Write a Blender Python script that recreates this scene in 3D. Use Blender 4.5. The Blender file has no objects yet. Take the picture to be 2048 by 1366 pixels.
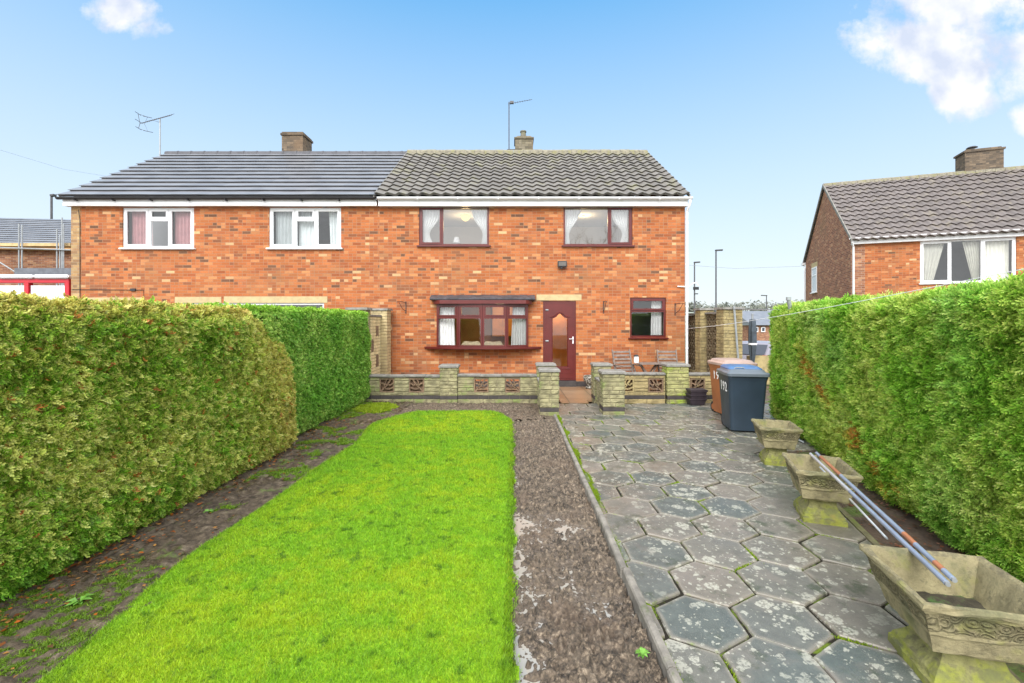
import bpy, math, random
import numpy as np
from mathutils import Vector, Matrix
R = math.radians
rng = np.random.default_rng(7)
random.seed(7)
S = bpy.context.scene
COL = S.collection

# ---------------------------------------------------------------- camera
F, HX, HY, CH = 910.0, 1026.0, 645.0, 1.7
cam = bpy.data.cameras.new('camera'); cam.sensor_width = 36; cam.lens = 36*F/2048
cam.shift_y = -(683-HY)/2048; cam.shift_x = -(HX-1024)/2048
cam.clip_start = 0.05; cam.clip_end = 3000
co = bpy.data.objects.new('camera', cam); COL.objects.link(co)
co.location = (0, 0, CH); co.rotation_euler = (R(90), 0, 0); S.camera = co

def P(px, py, Y):
    return Vector(((px-HX)*Y/F, Y, CH+(HY-py)*Y/F))
def X(px, Y): return (px-HX)*Y/F
def Z(py, Y): return CH+(HY-py)*Y/F

# ---------------------------------------------------------------- world, sun, exposure
SUN_EL, SUN_AZ = 40, 190          # azimuth from +Y clockwise: behind the camera, a little to the left
SKY_STR, SUN_STR, EXPO = 0.15, 1.8, 1.10
S.view_settings.view_transform = 'Standard'; S.view_settings.look = 'None'
S.view_settings.exposure = EXPO; S.view_settings.gamma = 1
w = bpy.data.worlds.new('World'); S.world = w; w.use_nodes = True
def build_world():
    nt = w.node_tree; nt.nodes.clear(); N = nt.nodes.new; L = nt.links.new
    def mth(op, a, b=None, c=None):
        n = N('ShaderNodeMath'); n.operation = op
        for i, v in enumerate((a, b, c)):
            if v is None: continue
            if isinstance(v, (int, float)): n.inputs[i].default_value = v
            else: L(v, n.inputs[i])
        return n.outputs[0]
    def mix(f, a, b):
        n = N('ShaderNodeMix'); n.data_type = 'RGBA'
        for s, v in ((n.inputs[0], f), (n.inputs[6], a), (n.inputs[7], b)):
            if isinstance(v, (int, float)): s.default_value = v
            elif isinstance(v, tuple): s.default_value = (*v, 1)
            else: L(v, s)
        return n.outputs[2]
    sky = N('ShaderNodeTexSky'); sky.sky_type = 'NISHITA'; sky.sun_disc = False
    sky.sun_elevation = R(SUN_EL); sky.sun_rotation = R(SUN_AZ); sky.air_density = 1.0; sky.dust_density = 0.6; sky.ozone_density = 1.5
    tc = N('ShaderNodeTexCoord'); sp = N('ShaderNodeSeparateXYZ'); L(tc.outputs['Generated'], sp.inputs[0])
    x, y, z = sp.outputs
    zc = mth('MAXIMUM', z, 0.0)
    # pale veil towards the horizon
    veil = mth('POWER', mth('SUBTRACT', 1.0, mth('MINIMUM', mth('MULTIPLY', zc, 1.55), 1.0)), 0.9)
    mm = N('ShaderNodeMix'); mm.data_type = 'RGBA'; mm.blend_type = 'MULTIPLY'; mm.inputs[0].default_value = 1.0; L(sky.outputs[0], mm.inputs[6]); mm.inputs[7].default_value = (0.22, 0.52, 0.80, 1)
    sk = mix(0.6, mm.outputs[2], (0.30, 1.78, 3.35))
    base = mix(mth('MULTIPLY', veil, 1.0), sk, (3.05, 3.25, 3.25))
    # unseen sky behind, beside and overhead, brightened as added fill for the hedges
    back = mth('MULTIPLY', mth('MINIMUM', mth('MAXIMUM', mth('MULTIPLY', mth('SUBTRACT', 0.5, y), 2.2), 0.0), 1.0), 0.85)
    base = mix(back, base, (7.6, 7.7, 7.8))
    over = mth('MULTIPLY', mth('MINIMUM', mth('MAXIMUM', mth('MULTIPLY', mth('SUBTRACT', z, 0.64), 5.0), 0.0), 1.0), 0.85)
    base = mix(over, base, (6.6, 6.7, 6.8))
    # clouds
    yy = mth('MAXIMUM', y, 0.05)
    u = mth('DIVIDE', x, yy); v = mth('DIVIDE', z, yy)
    cb = N('ShaderNodeCombineXYZ'); L(u, cb.inputs[0]); L(v, cb.inputs[1])
    ns = N('ShaderNodeTexNoise'); ns.inputs['Scale'].default_value = 5.0; ns.inputs['Detail'].default_value = 9; ns.inputs['Roughness'].default_value = 0.62
    L(cb.outputs[0], ns.inputs['Vector'])
    def blob(cx, cy, rx, ry, amp):
        a = mth('DIVIDE', mth('SUBTRACT', u, cx), rx); b = mth('DIVIDE', mth('SUBTRACT', v, cy), ry)
        d = mth('ADD', mth('MULTIPLY', a, a), mth('MULTIPLY', b, b))
        return mth('MULTIPLY', mth('SUBTRACT', 1.0, mth('MINIMUM', d, 1.0)), amp)
    m = None
    for args in (((1960-HX)/F, (HY+10)/F, .34, .14, 1.3), ((1860-HX)/F, (HY-95)/F, .24, .13, 1.2), ((1925-HX)/F, (HY-165)/F, .12, .14, 1.2), ((2060-HX)/F, (HY-110)/F, .2, .14, 1.2),
                 ((2075-HX)/F, (HY-235)/F, .09, .07, .9), ((235-HX)/F, (HY-15)/F, .13, .07, .8), ((310-HX)/F, (HY-60)/F, .08, .045, .7), ((1000-HX)/F, 1.6, .9, .5, .8)):
        b = blob(*args); m = b if m is None else mth('MAXIMUM', m, b)
    m = mth('MULTIPLY', mth('ADD', m, mth('MULTIPLY', mth('SUBTRACT', ns.outputs[0], 0.55), 2.6)), mth('GREATER_THAN', m, 0.0))
    m = mth('MINIMUM', mth('MAXIMUM', mth('MULTIPLY', mth('SUBTRACT', m, 0.46), 2.4), 0.0), 0.93)
    ns2 = N('ShaderNodeTexNoise'); ns2.inputs['Scale'].default_value = 11.0; ns2.inputs['Detail'].default_value = 4; L(cb.outputs[0], ns2.inputs['Vector'])
    ccol = mix(mth('MINIMUM', mth('MAXIMUM', mth('MULTIPLY', mth('SUBTRACT', ns2.outputs[0], 0.42), 5.0), 0.0), 1.0), (3.3, 3.3, 3.35), (2.3, 2.5, 3.0))
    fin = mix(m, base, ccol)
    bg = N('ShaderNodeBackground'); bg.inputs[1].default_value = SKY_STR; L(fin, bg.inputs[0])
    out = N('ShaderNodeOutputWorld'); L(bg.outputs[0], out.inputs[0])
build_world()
sl = bpy.data.lights.new('sun', 'SUN'); sl.energy = SUN_STR; sl.angle = R(34); sl.color = (1, .975, .95)
so = bpy.data.objects.new('sun', sl); COL.objects.link(so)
so.rotation_euler = Vector((-math.sin(R(SUN_AZ))*math.cos(R(SUN_EL)), -math.cos(R(SUN_AZ))*math.cos(R(SUN_EL)), -math.sin(R(SUN_EL)))).to_track_quat('-Z', 'Y').to_euler()
so.location = (0, -5, 30)

# ---------------------------------------------------------------- numpy noise
_T = np.random.default_rng(3).random((256, 256))
def vnoise(x, y):
    xi = np.floor(x).astype(int); yi = np.floor(y).astype(int); fx = x-xi; fy = y-yi
    fx = fx*fx*(3-2*fx); fy = fy*fy*(3-2*fy)
    g = lambda a, b: _T[a & 255, b & 255]
    return (g(xi, yi)*(1-fx)+g(xi+1, yi)*fx)*(1-fy)+(g(xi, yi+1)*(1-fx)+g(xi+1, yi+1)*fx)*fy
def fbm(x, y, s=1.0, o=4):
    x = np.asarray(x, float)*s; y = np.asarray(y, float)*s; r = 0; a = .5; t = 0
    for i in range(o):
        r = r+a*vnoise(x+17.3*i, y+9.1*i); t += a; a *= .5; x = x*2.03; y = y*2.03
    return r/t

# ---------------------------------------------------------------- mesh builder
class MB:
    def __init__(s): s.v = []; s.f = []
    def add(s, vs, fs):
        o = len(s.v); s.v += [tuple(v) for v in vs]; s.f += [tuple(i+o for i in f) for f in fs]; return s
    def box(s, x0, x1, y0, y1, z0, z1):
        x0, x1 = min(x0, x1), max(x0, x1); y0, y1 = min(y0, y1), max(y0, y1); z0, z1 = min(z0, z1), max(z0, z1)
        return s.add([(x0,y0,z0),(x1,y0,z0),(x1,y1,z0),(x0,y1,z0),(x0,y0,z1),(x1,y0,z1),(x1,y1,z1),(x0,y1,z1)],
                     [(0,3,2,1),(4,5,6,7),(0,1,5,4),(1,2,6,5),(2,3,7,6),(3,0,4,7)])
    def frustum(s, c, w0, d0, w1, d1, z0, z1):
        cx, cy = c; q = lambda w, d, z: [(cx-w/2,cy-d/2,z),(cx+w/2,cy-d/2,z),(cx+w/2,cy+d/2,z),(cx-w/2,cy+d/2,z)]
        return s.add(q(w0,d0,z0)+q(w1,d1,z1), [(0,3,2,1),(4,5,6,7),(0,1,5,4),(1,2,6,5),(2,3,7,6),(3,0,4,7)])
    def bar(s, p0, p1, w, h, up=(0,0,1)):
        p0, p1 = Vector(p0), Vector(p1); d = (p1-p0).normalized(); up = Vector(up)
        if abs(d.dot(up)) > .98: up = Vector((0,1,0))
        a = d.cross(up).normalized()*w/2; b = a.cross(d).normalized()*h/2
        return s.add([p0-a-b,p0+a-b,p0+a+b,p0-a+b,p1-a-b,p1+a-b,p1+a+b,p1-a+b],
                     [(0,3,2,1),(4,5,6,7),(0,1,5,4),(1,2,6,5),(2,3,7,6),(3,0,4,7)])
    def tube(s, pts, r, n=8, cap=True):
        pts = [Vector(p) for p in pts]; rs = r if isinstance(r, (list, tuple)) else [r]*len(pts)
        rings = []; ref = Vector((.3,.2,1))
        for i, p in enumerate(pts):
            d = (pts[min(i+1,len(pts)-1)]-pts[max(i-1,0)]).normalized()
            a = d.cross(ref)
            if a.length < .1: a = d.cross(Vector((1,0,0)))
            a.normalize(); b = d.cross(a)
            rings.append([p+(a*math.cos(t)+b*math.sin(t))*rs[i] for t in [2*math.pi*k/n for k in range(n)]])
        vs = [v for q in rings for v in q]; fs = []
        for i in range(len(pts)-1):
            for k in range(n): fs.append((i*n+k, i*n+(k+1)%n, (i+1)*n+(k+1)%n, (i+1)*n+k))
        if cap: fs.append(tuple(range(n))[::-1]); fs.append(tuple((len(pts)-1)*n+k for k in range(n)))
        return s.add(vs, fs)
    def prism(s, poly, y0, y1, axis='y'):
        n = len(poly)
        if axis == 'y': a = [(p[0],y0,p[1]) for p in poly]; b = [(p[0],y1,p[1]) for p in poly]
        elif axis == 'x': a = [(y0,p[0],p[1]) for p in poly]; b = [(y1,p[0],p[1]) for p in poly]
        else: a = [(p[0],p[1],y0) for p in poly]; b = [(p[0],p[1],y1) for p in poly]
        return s.add(a+b, [tuple(range(n)), tuple(range(2*n-1,n-1,-1))]+[(i,i+n,(i+1)%n+n,(i+1)%n) for i in range(n)])
    def lathe(s, c, prof, n=16):
        vs = []; fs = []
        for r, z in prof:
            for k in range(n): t = 2*math.pi*k/n; vs.append((c[0]+r*math.cos(t), c[1]+r*math.sin(t), c[2]+z))
        for i in range(len(prof)-1):
            for k in range(n): fs.append((i*n+k, i*n+(k+1)%n, (i+1)*n+(k+1)%n, (i+1)*n+k))
        return s.add(vs, fs)
    def grid(s, fn, nu, nv):
        vs = [fn(i/nu, j/nv) for j in range(nv+1) for i in range(nu+1)]
        fs = [(j*(nu+1)+i, j*(nu+1)+i+1, (j+1)*(nu+1)+i+1, (j+1)*(nu+1)+i) for j in range(nv) for i in range(nu)]
        return s.add(vs, fs)
    def mesh(s, name, mat, off=(0,0,0), smooth=False, bevel=0):
        me = bpy.data.meshes.new(name)
        me.from_pydata([(v[0]-off[0], v[1]-off[1], v[2]-off[2]) for v in s.v], [], s.f); me.materials.append(mat); me.update()
        if bevel or True:
            import bmesh
            bm = bmesh.new(); bm.from_mesh(me)
            bmesh.ops.recalc_face_normals(bm, faces=bm.faces)
            if bevel:
                try: bmesh.ops.bevel(bm, geom=[e for e in bm.edges if len(e.link_faces) == 2 and e.calc_face_angle() > .5], offset=bevel, segments=2, affect='EDGES', clamp_overlap=True)
                except Exception: pass
            bm.to_mesh(me); bm.free()
        if smooth:
            me.polygons.foreach_set('use_smooth', [True]*len(me.polygons))
            try: me.set_sharp_from_angle(angle=R(40))
            except Exception: pass
        return me

def wloc(o):
    l = Vector((0,0,0))
    while o is not None: l = l+o.location; o = o.parent
    return l
def part(name, mb, mat, parent, local=False, smooth=False, bevel=0, label=None):
    off = (0,0,0) if local else wloc(parent)
    o = bpy.data.objects.new(name, mb.mesh(name, mat, off, smooth, bevel)); COL.objects.link(o); o.parent = parent
    if label: o['label'] = label
    return o
def thing(name, label, cat, loc=(0,0,0), rotz=0, group=None):
    o = bpy.data.objects.new(name, None); COL.objects.link(o); o.empty_display_size = .2
    o.location = loc; o.rotation_euler = (0,0,rotz); o['label'] = label; o['category'] = cat
    if group: o['group'] = group
    return o
def single(name, mb, mat, label, cat, loc=(0,0,0), group=None, smooth=False, bevel=0, kind=None):
    o = bpy.data.objects.new(name, mb.mesh(name, mat, loc, smooth, bevel)); COL.objects.link(o); o.location = loc
    o['label'] = label; o['category'] = cat
    if group: o['group'] = group
    if kind: o['kind'] = kind
    return o
def struct(name, mb, mat, smooth=False):
    o = bpy.data.objects.new(name, mb.mesh(name, mat, (0,0,0), smooth)); COL.objects.link(o); o['kind'] = 'structure'; return o
def kids(o): return [c for c in bpy.data.objects if c.parent == o]
def dup(root, loc, rotz, label, group=None):
    r = root.copy(); COL.objects.link(r); r.location = loc; r.rotation_euler = (0,0,rotz); r['label'] = label
    if group: r['group'] = group
    for ch in kids(root):
        c = ch.copy(); COL.objects.link(c); c.parent = r
        for g in kids(ch):
            d = g.copy(); COL.objects.link(d); d.parent = c
    return r
def npmesh(name, verts, faces, mat, parent=None, cols=None, nper=4, smooth=False):
    """verts (N,3), faces (M,nper) arrays, cols per vertex (N,3)"""
    me = bpy.data.meshes.new(name); V = verts.astype(np.float32); Fc = faces.astype(np.int32)
    me.vertices.add(len(V)); me.vertices.foreach_set('co', V.ravel())
    me.loops.add(Fc.size); me.loops.foreach_set('vertex_index', Fc.ravel())
    me.polygons.add(len(Fc)); me.polygons.foreach_set('loop_start', np.arange(0, Fc.size, nper, dtype=np.int32))
    me.polygons.foreach_set('loop_total', np.full(len(Fc), nper, dtype=np.int32))
    if smooth: me.polygons.foreach_set('use_smooth', np.ones(len(Fc), dtype=bool))
    me.update(calc_edges=True)
    if cols is not None:
        a = me.color_attributes.new('tint', 'FLOAT_COLOR', 'POINT')
        c = np.ones((len(V), 4), np.float32); c[:, :3] = cols; a.data.foreach_set('color', c.ravel())
    me.materials.append(mat)
    o = bpy.data.objects.new(name, me); COL.objects.link(o)
    if parent is not None: o.parent = parent
    return o

# ---------------------------------------------------------------- materials
class NT:
    def __init__(s, name):
        s.m = bpy.data.materials.new(name); s.m.use_nodes = True; s.t = s.m.node_tree; s.t.nodes.clear()
        s.out = s.n('ShaderNodeOutputMaterial')
    def n(s, t, **k):
        n = s.t.nodes.new(t)
        for a, b in k.items(): setattr(n, a, b)
        return n
    def set(s, sock, v):
        if v is None: return
        if isinstance(v, (int, float)): sock.default_value = v
        elif isinstance(v, tuple): sock.default_value = (*v, 1) if (len(v) == 3 and sock.type == 'RGBA') else v
        else: s.t.links.new(v, sock)
    def m_(s, op, a, b=None, c=None):
        n = s.n('ShaderNodeMath', operation=op)
        for i, v in enumerate((a, b, c)): s.set(n.inputs[i], v)
        return n.outputs[0]
    def mix(s, f, a, b, mode='MIX'):
        n = s.n('ShaderNodeMix', data_type='RGBA', blend_type=mode)
        s.set(n.inputs[0], f); s.set(n.inputs[6], a); s.set(n.inputs[7], b); return n.outputs[2]
    def fmix(s, f, a, b):
        n = s.n('ShaderNodeMix', data_type='FLOAT'); s.set(n.inputs[0], f); s.set(n.inputs[2], a); s.set(n.inputs[3], b); return n.outputs[0]
    def xyz(s, src='Object'):
        tc = s.n('ShaderNodeTexCoord'); s.co = tc.outputs[src]; sp = s.n('ShaderNodeSeparateXYZ'); s.set(sp.inputs[0], s.co); return sp.outputs
    def comb(s, x, y, z=0.0):
        n = s.n('ShaderNodeCombineXYZ'); s.set(n.inputs[0], x); s.set(n.inputs[1], y); s.set(n.inputs[2], z); return n.outputs[0]
    def noise(s, scale, detail=4, rough=.55, vec=None, col=False):
        n = s.n('ShaderNodeTexNoise'); n.inputs['Scale'].default_value = scale; n.inputs['Detail'].default_value = detail; n.inputs['Roughness'].default_value = rough
        s.set(n.inputs['Vector'], vec if vec is not None else s.co); return n.outputs[1 if col else 0]
    def voro(s, scale, feat='F1', vec=None, rnd=1.0):
        n = s.n('ShaderNodeTexVoronoi', feature=feat); n.inputs['Scale'].default_value = scale; n.inputs['Randomness'].default_value = rnd
        s.set(n.inputs['Vector'], vec if vec is not None else s.co); return n.outputs
    def white(s, vec, col=False):
        n = s.n('ShaderNodeTexWhiteNoise', noise_dimensions='3D'); s.set(n.inputs[0], vec); return n.outputs[1 if col else 0]
    def ramp(s, f, stops, interp='LINEAR'):
        n = s.n('ShaderNodeValToRGB'); cr = n.color_ramp; cr.interpolation = interp
        while len(cr.elements) < len(stops): cr.elements.new(.5)
        for e, (p, c) in zip(cr.elements, stops):
            e.position = p; e.color = (*c, 1) if isinstance(c, tuple) else (c, c, c, 1)
        s.set(n.inputs[0], f); return n.outputs[0]
    def step(s, v, a, b):  # smooth 0..1 between a and b
        n = s.n('ShaderNodeMapRange', interpolation_type='SMOOTHSTEP'); s.set(n.inputs[0], v); n.inputs[1].default_value = a; n.inputs[2].default_value = b; return n.outputs[0]
    def bump(s, h, strength=.3, dist=.01, prev=None):
        n = s.n('ShaderNodeBump'); n.inputs['Strength'].default_value = strength; n.inputs['Distance'].default_value = dist; s.set(n.inputs['Height'], h)
        if prev is not None: s.set(n.inputs['Normal'], prev)
        return n.outputs[0]
    def bsdf(s, col, rough=.8, metal=0, spec=.5, normal=None, **k):
        b = s.n('ShaderNodeBsdfPrincipled'); s.set(b.inputs['Base Color'], col); s.set(b.inputs['Roughness'], rough); s.set(b.inputs['Metallic'], metal)
        s.set(b.inputs['Specular IOR Level'], spec)
        if normal is not None: s.set(b.inputs['Normal'], normal)
        for a, v in k.items(): s.set(b.inputs[a.replace('_', ' ')], v)
        s.t.links.new(b.outputs[0], s.out.inputs[0]); return b

def mat(name, col, rough=.7, var=.18, vs=6, bump=.15, bs=80, metal=0, spec=.5, stain=None, ss=5, st=.55):
    t = NT(name); t.xyz()
    v = t.noise(vs, 5); d = tuple(c*(1-var) for c in col); l = tuple(min(c*(1+var), .95) for c in col)
    c = t.mix(t.step(v, .3, .7), d, l)
    if stain: c = t.mix(t.m_('MULTIPLY', t.step(t.noise(ss, 6, .65), st, st+.14), .8), c, stain)
    nb = t.bump(t.noise(bs, 3), bump, .01) if bump else None
    t.bsdf(c, rough, metal, spec, nb); return t.m

def brick(name, ramp, mortar, bw=.225, bh=.075, split=.62, mw=.005, stainamt=.35, rough=.88):
    t = NT(name); x, y, z = t.xyz()
    u = t.m_('ADD', x, y)
    row = t.m_('FLOOR', t.m_('DIVIDE', z, bh))
    cu = t.m_('ADD', t.m_('DIVIDE', u, bw), t.m_('MULTIPLY', t.m_('MODULO', t.m_('ABSOLUTE', row), 2.0), .5))
    col = t.m_('FLOOR', cu); fu = t.m_('FRACT', cu)
    r1 = t.white(t.comb(col, row, 3.3)); sp = t.m_('GREATER_THAN', r1, split)
    fu2 = t.m_('MULTIPLY', fu, 2.0); sub = t.m_('FLOOR', fu2); fuh = t.m_('FRACT', fu2)
    fu = t.fmix(sp, fu, fuh); wd = t.fmix(sp, bw, bw/2)
    idn = t.comb(col, row, t.m_('MULTIPLY', sp, t.m_('ADD', sub, 1.0)))
    r2 = t.white(idn); c = t.ramp(r2, ramp, 'CONSTANT')
    r3 = t.white(idn, True)
    hs = t.n('ShaderNodeHueSaturation'); sep = t.n('ShaderNodeSeparateColor'); t.set(sep.inputs[0], r3)
    t.set(hs.inputs['Value'], t.m_('ADD', t.m_('MULTIPLY', sep.outputs[1], .3), .85)); t.set(hs.inputs['Color'], c); c = hs.outputs[0]
    c = t.mix(.5, c, t.mix(t.step(t.noise(26, 5, .7), .25, .8), (.55,.5,.45), (1,1,1)), 'MULTIPLY')
    du = t.m_('MULTIPLY', t.m_('MINIMUM', fu, t.m_('SUBTRACT', 1.0, fu)), wd)
    fz = t.m_('FRACT', t.m_('DIVIDE', z, bh)); dz = t.m_('MULTIPLY', t.m_('MINIMUM', fz, t.m_('SUBTRACT', 1.0, fz)), bh)
    e = t.m_('MINIMUM', du, dz); mk = t.step(e, mw*.6, mw*1.3)
    c = t.mix(mk, mortar, c)
    g = t.step(t.noise(.9, 4, .6), .5, .75)
    c = t.mix(t.m_('MULTIPLY', g, stainamt), c, (.16, .11, .07)); c = t.mix(t.m_('MULTIPLY', t.step(t.noise(.45, 3, .6), .48, .7), .30), c, (.26, .15, .07))
    h = t.m_('ADD', mk, t.m_('MULTIPLY', t.noise(90, 3), .5))
    t.bsdf(c, rough, 0, .3, t.bump(h, .5, .008)); return t.m

BR = brick('orange_brick', [(0, (.42,.132,.044)), (.30, (.46,.155,.053)), (.56, (.36,.105,.038)), (.72, (.52,.215,.085)), (.84, (.62,.36,.18)), (.875, (.27,.10,.047)), (.945, (.16,.078,.045)), (.975, (.44,.15,.06))], (.33,.19,.11), split=.66, stainamt=.28)
BRS = brick('brown_brick', [(0, (.30,.13,.07)), (.4, (.38,.17,.09)), (.7, (.24,.10,.06)), (.88, (.45,.24,.13))], (.36,.30,.24), split=2)
BRC = brick('chimney_brick', [(0, (.135,.105,.075)), (.4, (.17,.13,.09)), (.7, (.095,.078,.06)), (.9, (.21,.16,.11))], (.10,.085,.07), split=.8, stainamt=.6)
CHBR = brick('grey_chimney_brick', [(0, (.17,.15,.10)), (.4, (.21,.185,.13)), (.7, (.12,.11,.08)), (.9, (.25,.22,.16))], (.10,.09,.07), split=.8, stainamt=.4)
BRT = brick('tan_quoin_brick', [(0, (.42,.26,.12)), (.4, (.35,.20,.10)), (.7, (.48,.33,.16)), (.9, (.28,.17,.09))], (.35,.27,.18), split=.8)
WHITE = mat('white_upvc', (.80,.81,.82), .35, .04, 3, .02)
MAROON = mat('maroon_upvc', (.105,.014,.012), .32, .12, 4, .03)
BLACKP = mat('black_plastic', (.02,.02,.022), .4, .2, 6, .05)
LINTEL = mat('cream_lintel', (.46,.36,.19), .85, .12, 8, .2)
STONE = mat('tan_walling_stone', (.27,.245,.135), .92, .38, 7, .8, 45, stain=(.15,.20,.05), ss=3.5, st=.50)
STONEY = mat('yellow_walling_stone', (.31,.245,.115), .9, .3, 6, .5, 60, stain=(.20,.20,.06), ss=2.2, st=.6)
MOSSY = mat('mossy_stone', (.30,.29,.12), .92, .3, 6, .8, 45, stain=(.26,.36,.03), ss=2.6, st=.48)
MORT = mat('wall_mortar', (.20,.17,.11), .95, .2, 10, .4)
COPE = mat('concrete_coping', (.20,.19,.17), .75, .25, 8, .4, 60, stain=(.10,.11,.06), ss=6, st=.55)
ENG = mat('engineering_brick', (.05,.042,.04), .6, .25, 6, .2)
DARKBLOCK = mat('brown_pierced_block', (.20,.13,.08), .9, .3, 9, .6, stain=(.10,.12,.05))
SCREEN = mat('screen_block', (.17,.125,.07), .9, .25, 8, .4, stain=(.14,.12,.06))
STEEL = mat('grey_steel', (.30,.32,.33), .45, .1, 6, .05, metal=.3)
DARKMETAL = mat('dark_metal', (.06,.06,.065), .5, .2, 9, .1)
RUST = mat('rusty_bracket', (.06,.03,.025), .7, .3, 20, .3)
WOOD = mat('weathered_wood', (.20,.155,.13), .8, .25, 12, .4, 50)
CURT = mat('white_curtain', (.82,.83,.82), .9, .06, 4, .05)
PINK = mat('pink_curtain', (.58,.32,.33), .9, .1, 4, .05)
NET = mat('grey_net', (.55,.60,.60), .9, .06, 4, .05)
PLASTER = mat('pale_plaster', (.48,.50,.53), .9, .05, 2, .02)
WARMWALL = mat('brown_kitchen_wall', (.30,.15,.06), .7, .2, 2, .02)
CABIN = mat('orange_cabinet', (.75,.30,.04), .5, .12, 3, .02)
CREAM = mat('cream_fabric', (.62,.52,.34), .9, .15, 14, .3)
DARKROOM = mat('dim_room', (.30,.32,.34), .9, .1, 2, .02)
BINB = mat('brown_bin', (.36,.125,.045), .5, .12, 3, .08, 160, stain=(.24,.09,.04), ss=3, st=.6)
BINL = mat('sky_paled_bin_lid', (.42,.30,.25), .38, .1, 3, .05)  # sky reflection on the brown lid is put into this pale colour
BING = mat('slate_bin', (.026,.043,.064), .42, .14, 3, .08, 160)
BINGL = mat('slate_bin_lid', (.12,.145,.17), .32, .1, 3, .05)
BINBL = mat('blue_bin_lid', (.06,.14,.30), .35, .15, 4, .05)
NUM = mat('white_number', (.8,.8,.78), .6, .05, 9, 0)
KERB = mat('edging_kerb', (.22,.20,.17), .85, .3, 9, .6, 60, stain=(.10,.12,.05), ss=7, st=.55)
RED = mat('red_paint', (.50,.012,.025), .35, .08, 4, .02)
PANEL = mat('pale_panel', (.66,.68,.70), .4, .05, 3, .02)
CARP = mat('silver_car_paint', (.26,.25,.29), .25, .05, 2, 0)
TYRE = mat('tyre_rubber', (.02,.02,.02), .8, .1, 9, .1)
CARGL = mat('car_glass', (.04,.05,.07), .1, .05, 2, 0)
REDL = mat('red_lamp_lens', (.55,.02,.03), .2, .05, 2, 0)
COVER = mat('dark_cover_fabric', (.05,.065,.08), .75, .3, 9, .3)
BARK = mat('bark', (.10,.075,.055), .9, .3, 9, .6)
DIRT = None

def emis(name, col, s):
    t = NT(name); e = t.n('ShaderNodeEmission'); t.set(e.inputs[0], col); e.inputs[1].default_value = s; t.t.links.new(e.outputs[0], t.out.inputs[0]); return t.m
BULB = emis('lit_lampshade', (1, .66, .22), .75)
def glassmat(name, refl, tint=(1,1,1)):
    t = NT(name); t.xyz()
    g = t.n('ShaderNodeBsdfGlossy'); g.inputs['Roughness'].default_value = .01
    t.set(g.inputs['Normal'], t.bump(t.noise(1.6, 1), .02, .05))
    tr = t.n('ShaderNodeBsdfTransparent'); t.set(tr.inputs[0], tint); mx = t.n('ShaderNodeMixShader')
    fr = t.n('ShaderNodeFresnel'); fr.inputs[0].default_value = 1.5
    t.set(mx.inputs[0], t.m_('MINIMUM', t.m_('ADD', fr.outputs[0], refl), 1.0))
    t.t.links.new(tr.outputs[0], mx.inputs[1]); t.t.links.new(g.outputs[0], mx.inputs[2]); t.t.links.new(mx.outputs[0], t.out.inputs[0]); return t.m
GLASS = glassmat('window_glass', .055)
GLASSU = glassmat('upstairs_glass', .17)

def roofmat(name, dark, light, moss=None, mossx=None, rough=.42, spec=.6):
    t = NT(name); x, y, z = t.xyz()
    r = t.white(t.comb(t.m_('FLOOR', t.m_('DIVIDE', x, .3)), t.m_('FLOOR', t.m_('DIVIDE', z, .2)), 1.0))
    c = t.mix(t.m_('ADD', t.m_('MULTIPLY', r, .6), t.m_('MULTIPLY', t.noise(4, 5), .4)), dark, light)
    if moss:
        m = t.step(t.noise(2.2, 6, .7), .52, .70)
        if mossx is not None: m = t.m_('ADD', m, t.m_('MULTIPLY', t.step(z, mossx, mossx+.35), t.step(t.noise(9, 4), .35, .6)))
        c = t.mix(t.m_('MINIMUM', t.m_('MULTIPLY', m, .75), 1.0), c, moss)
    t.bsdf(c, rough, 0, spec, t.bump(t.noise(70, 4), .25, .006)); return t.m
ROOFL = roofmat('smooth_grey_tile', (.13,.135,.15), (.20,.205,.22), rough=.38, spec=.9)
ROOFR = roofmat('weathered_pantile', (.11,.10,.09), (.185,.17,.15), (.22,.21,.11), 7.15, .6, .5)
ROOFN = roofmat('brown_pantile', (.105,.09,.085), (.175,.15,.14), (.22,.19,.14), 8.05, .6, .5)

def leafmat(name, rough=.55, trans=.25):
    t = NT(name); a = t.n('ShaderNodeAttribute'); a.attribute_name = 'tint'
    b = t.n('ShaderNodeBsdfPrincipled'); t.set(b.inputs['Base Color'], a.outputs[0]); b.inputs['Roughness'].default_value = rough; b.inputs['Specular IOR Level'].default_value = .35
    tr = t.n('ShaderNodeBsdfTranslucent'); t.set(tr.inputs[0], a.outputs[0]); mx = t.n('ShaderNodeMixShader'); mx.inputs[0].default_value = trans
    t.t.links.new(b.outputs[0], mx.inputs[1]); t.t.links.new(tr.outputs[0], mx.inputs[2]); t.t.links.new(mx.outputs[0], t.out.inputs[0]); return t.m
LEAF = leafmat('conifer_leaf', .5, .38); GRASSM = leafmat('grass_blade', .5, .35)
CORE = mat('hedge_inner', (.06,.075,.022), .95, .3, 9, .5)

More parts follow.
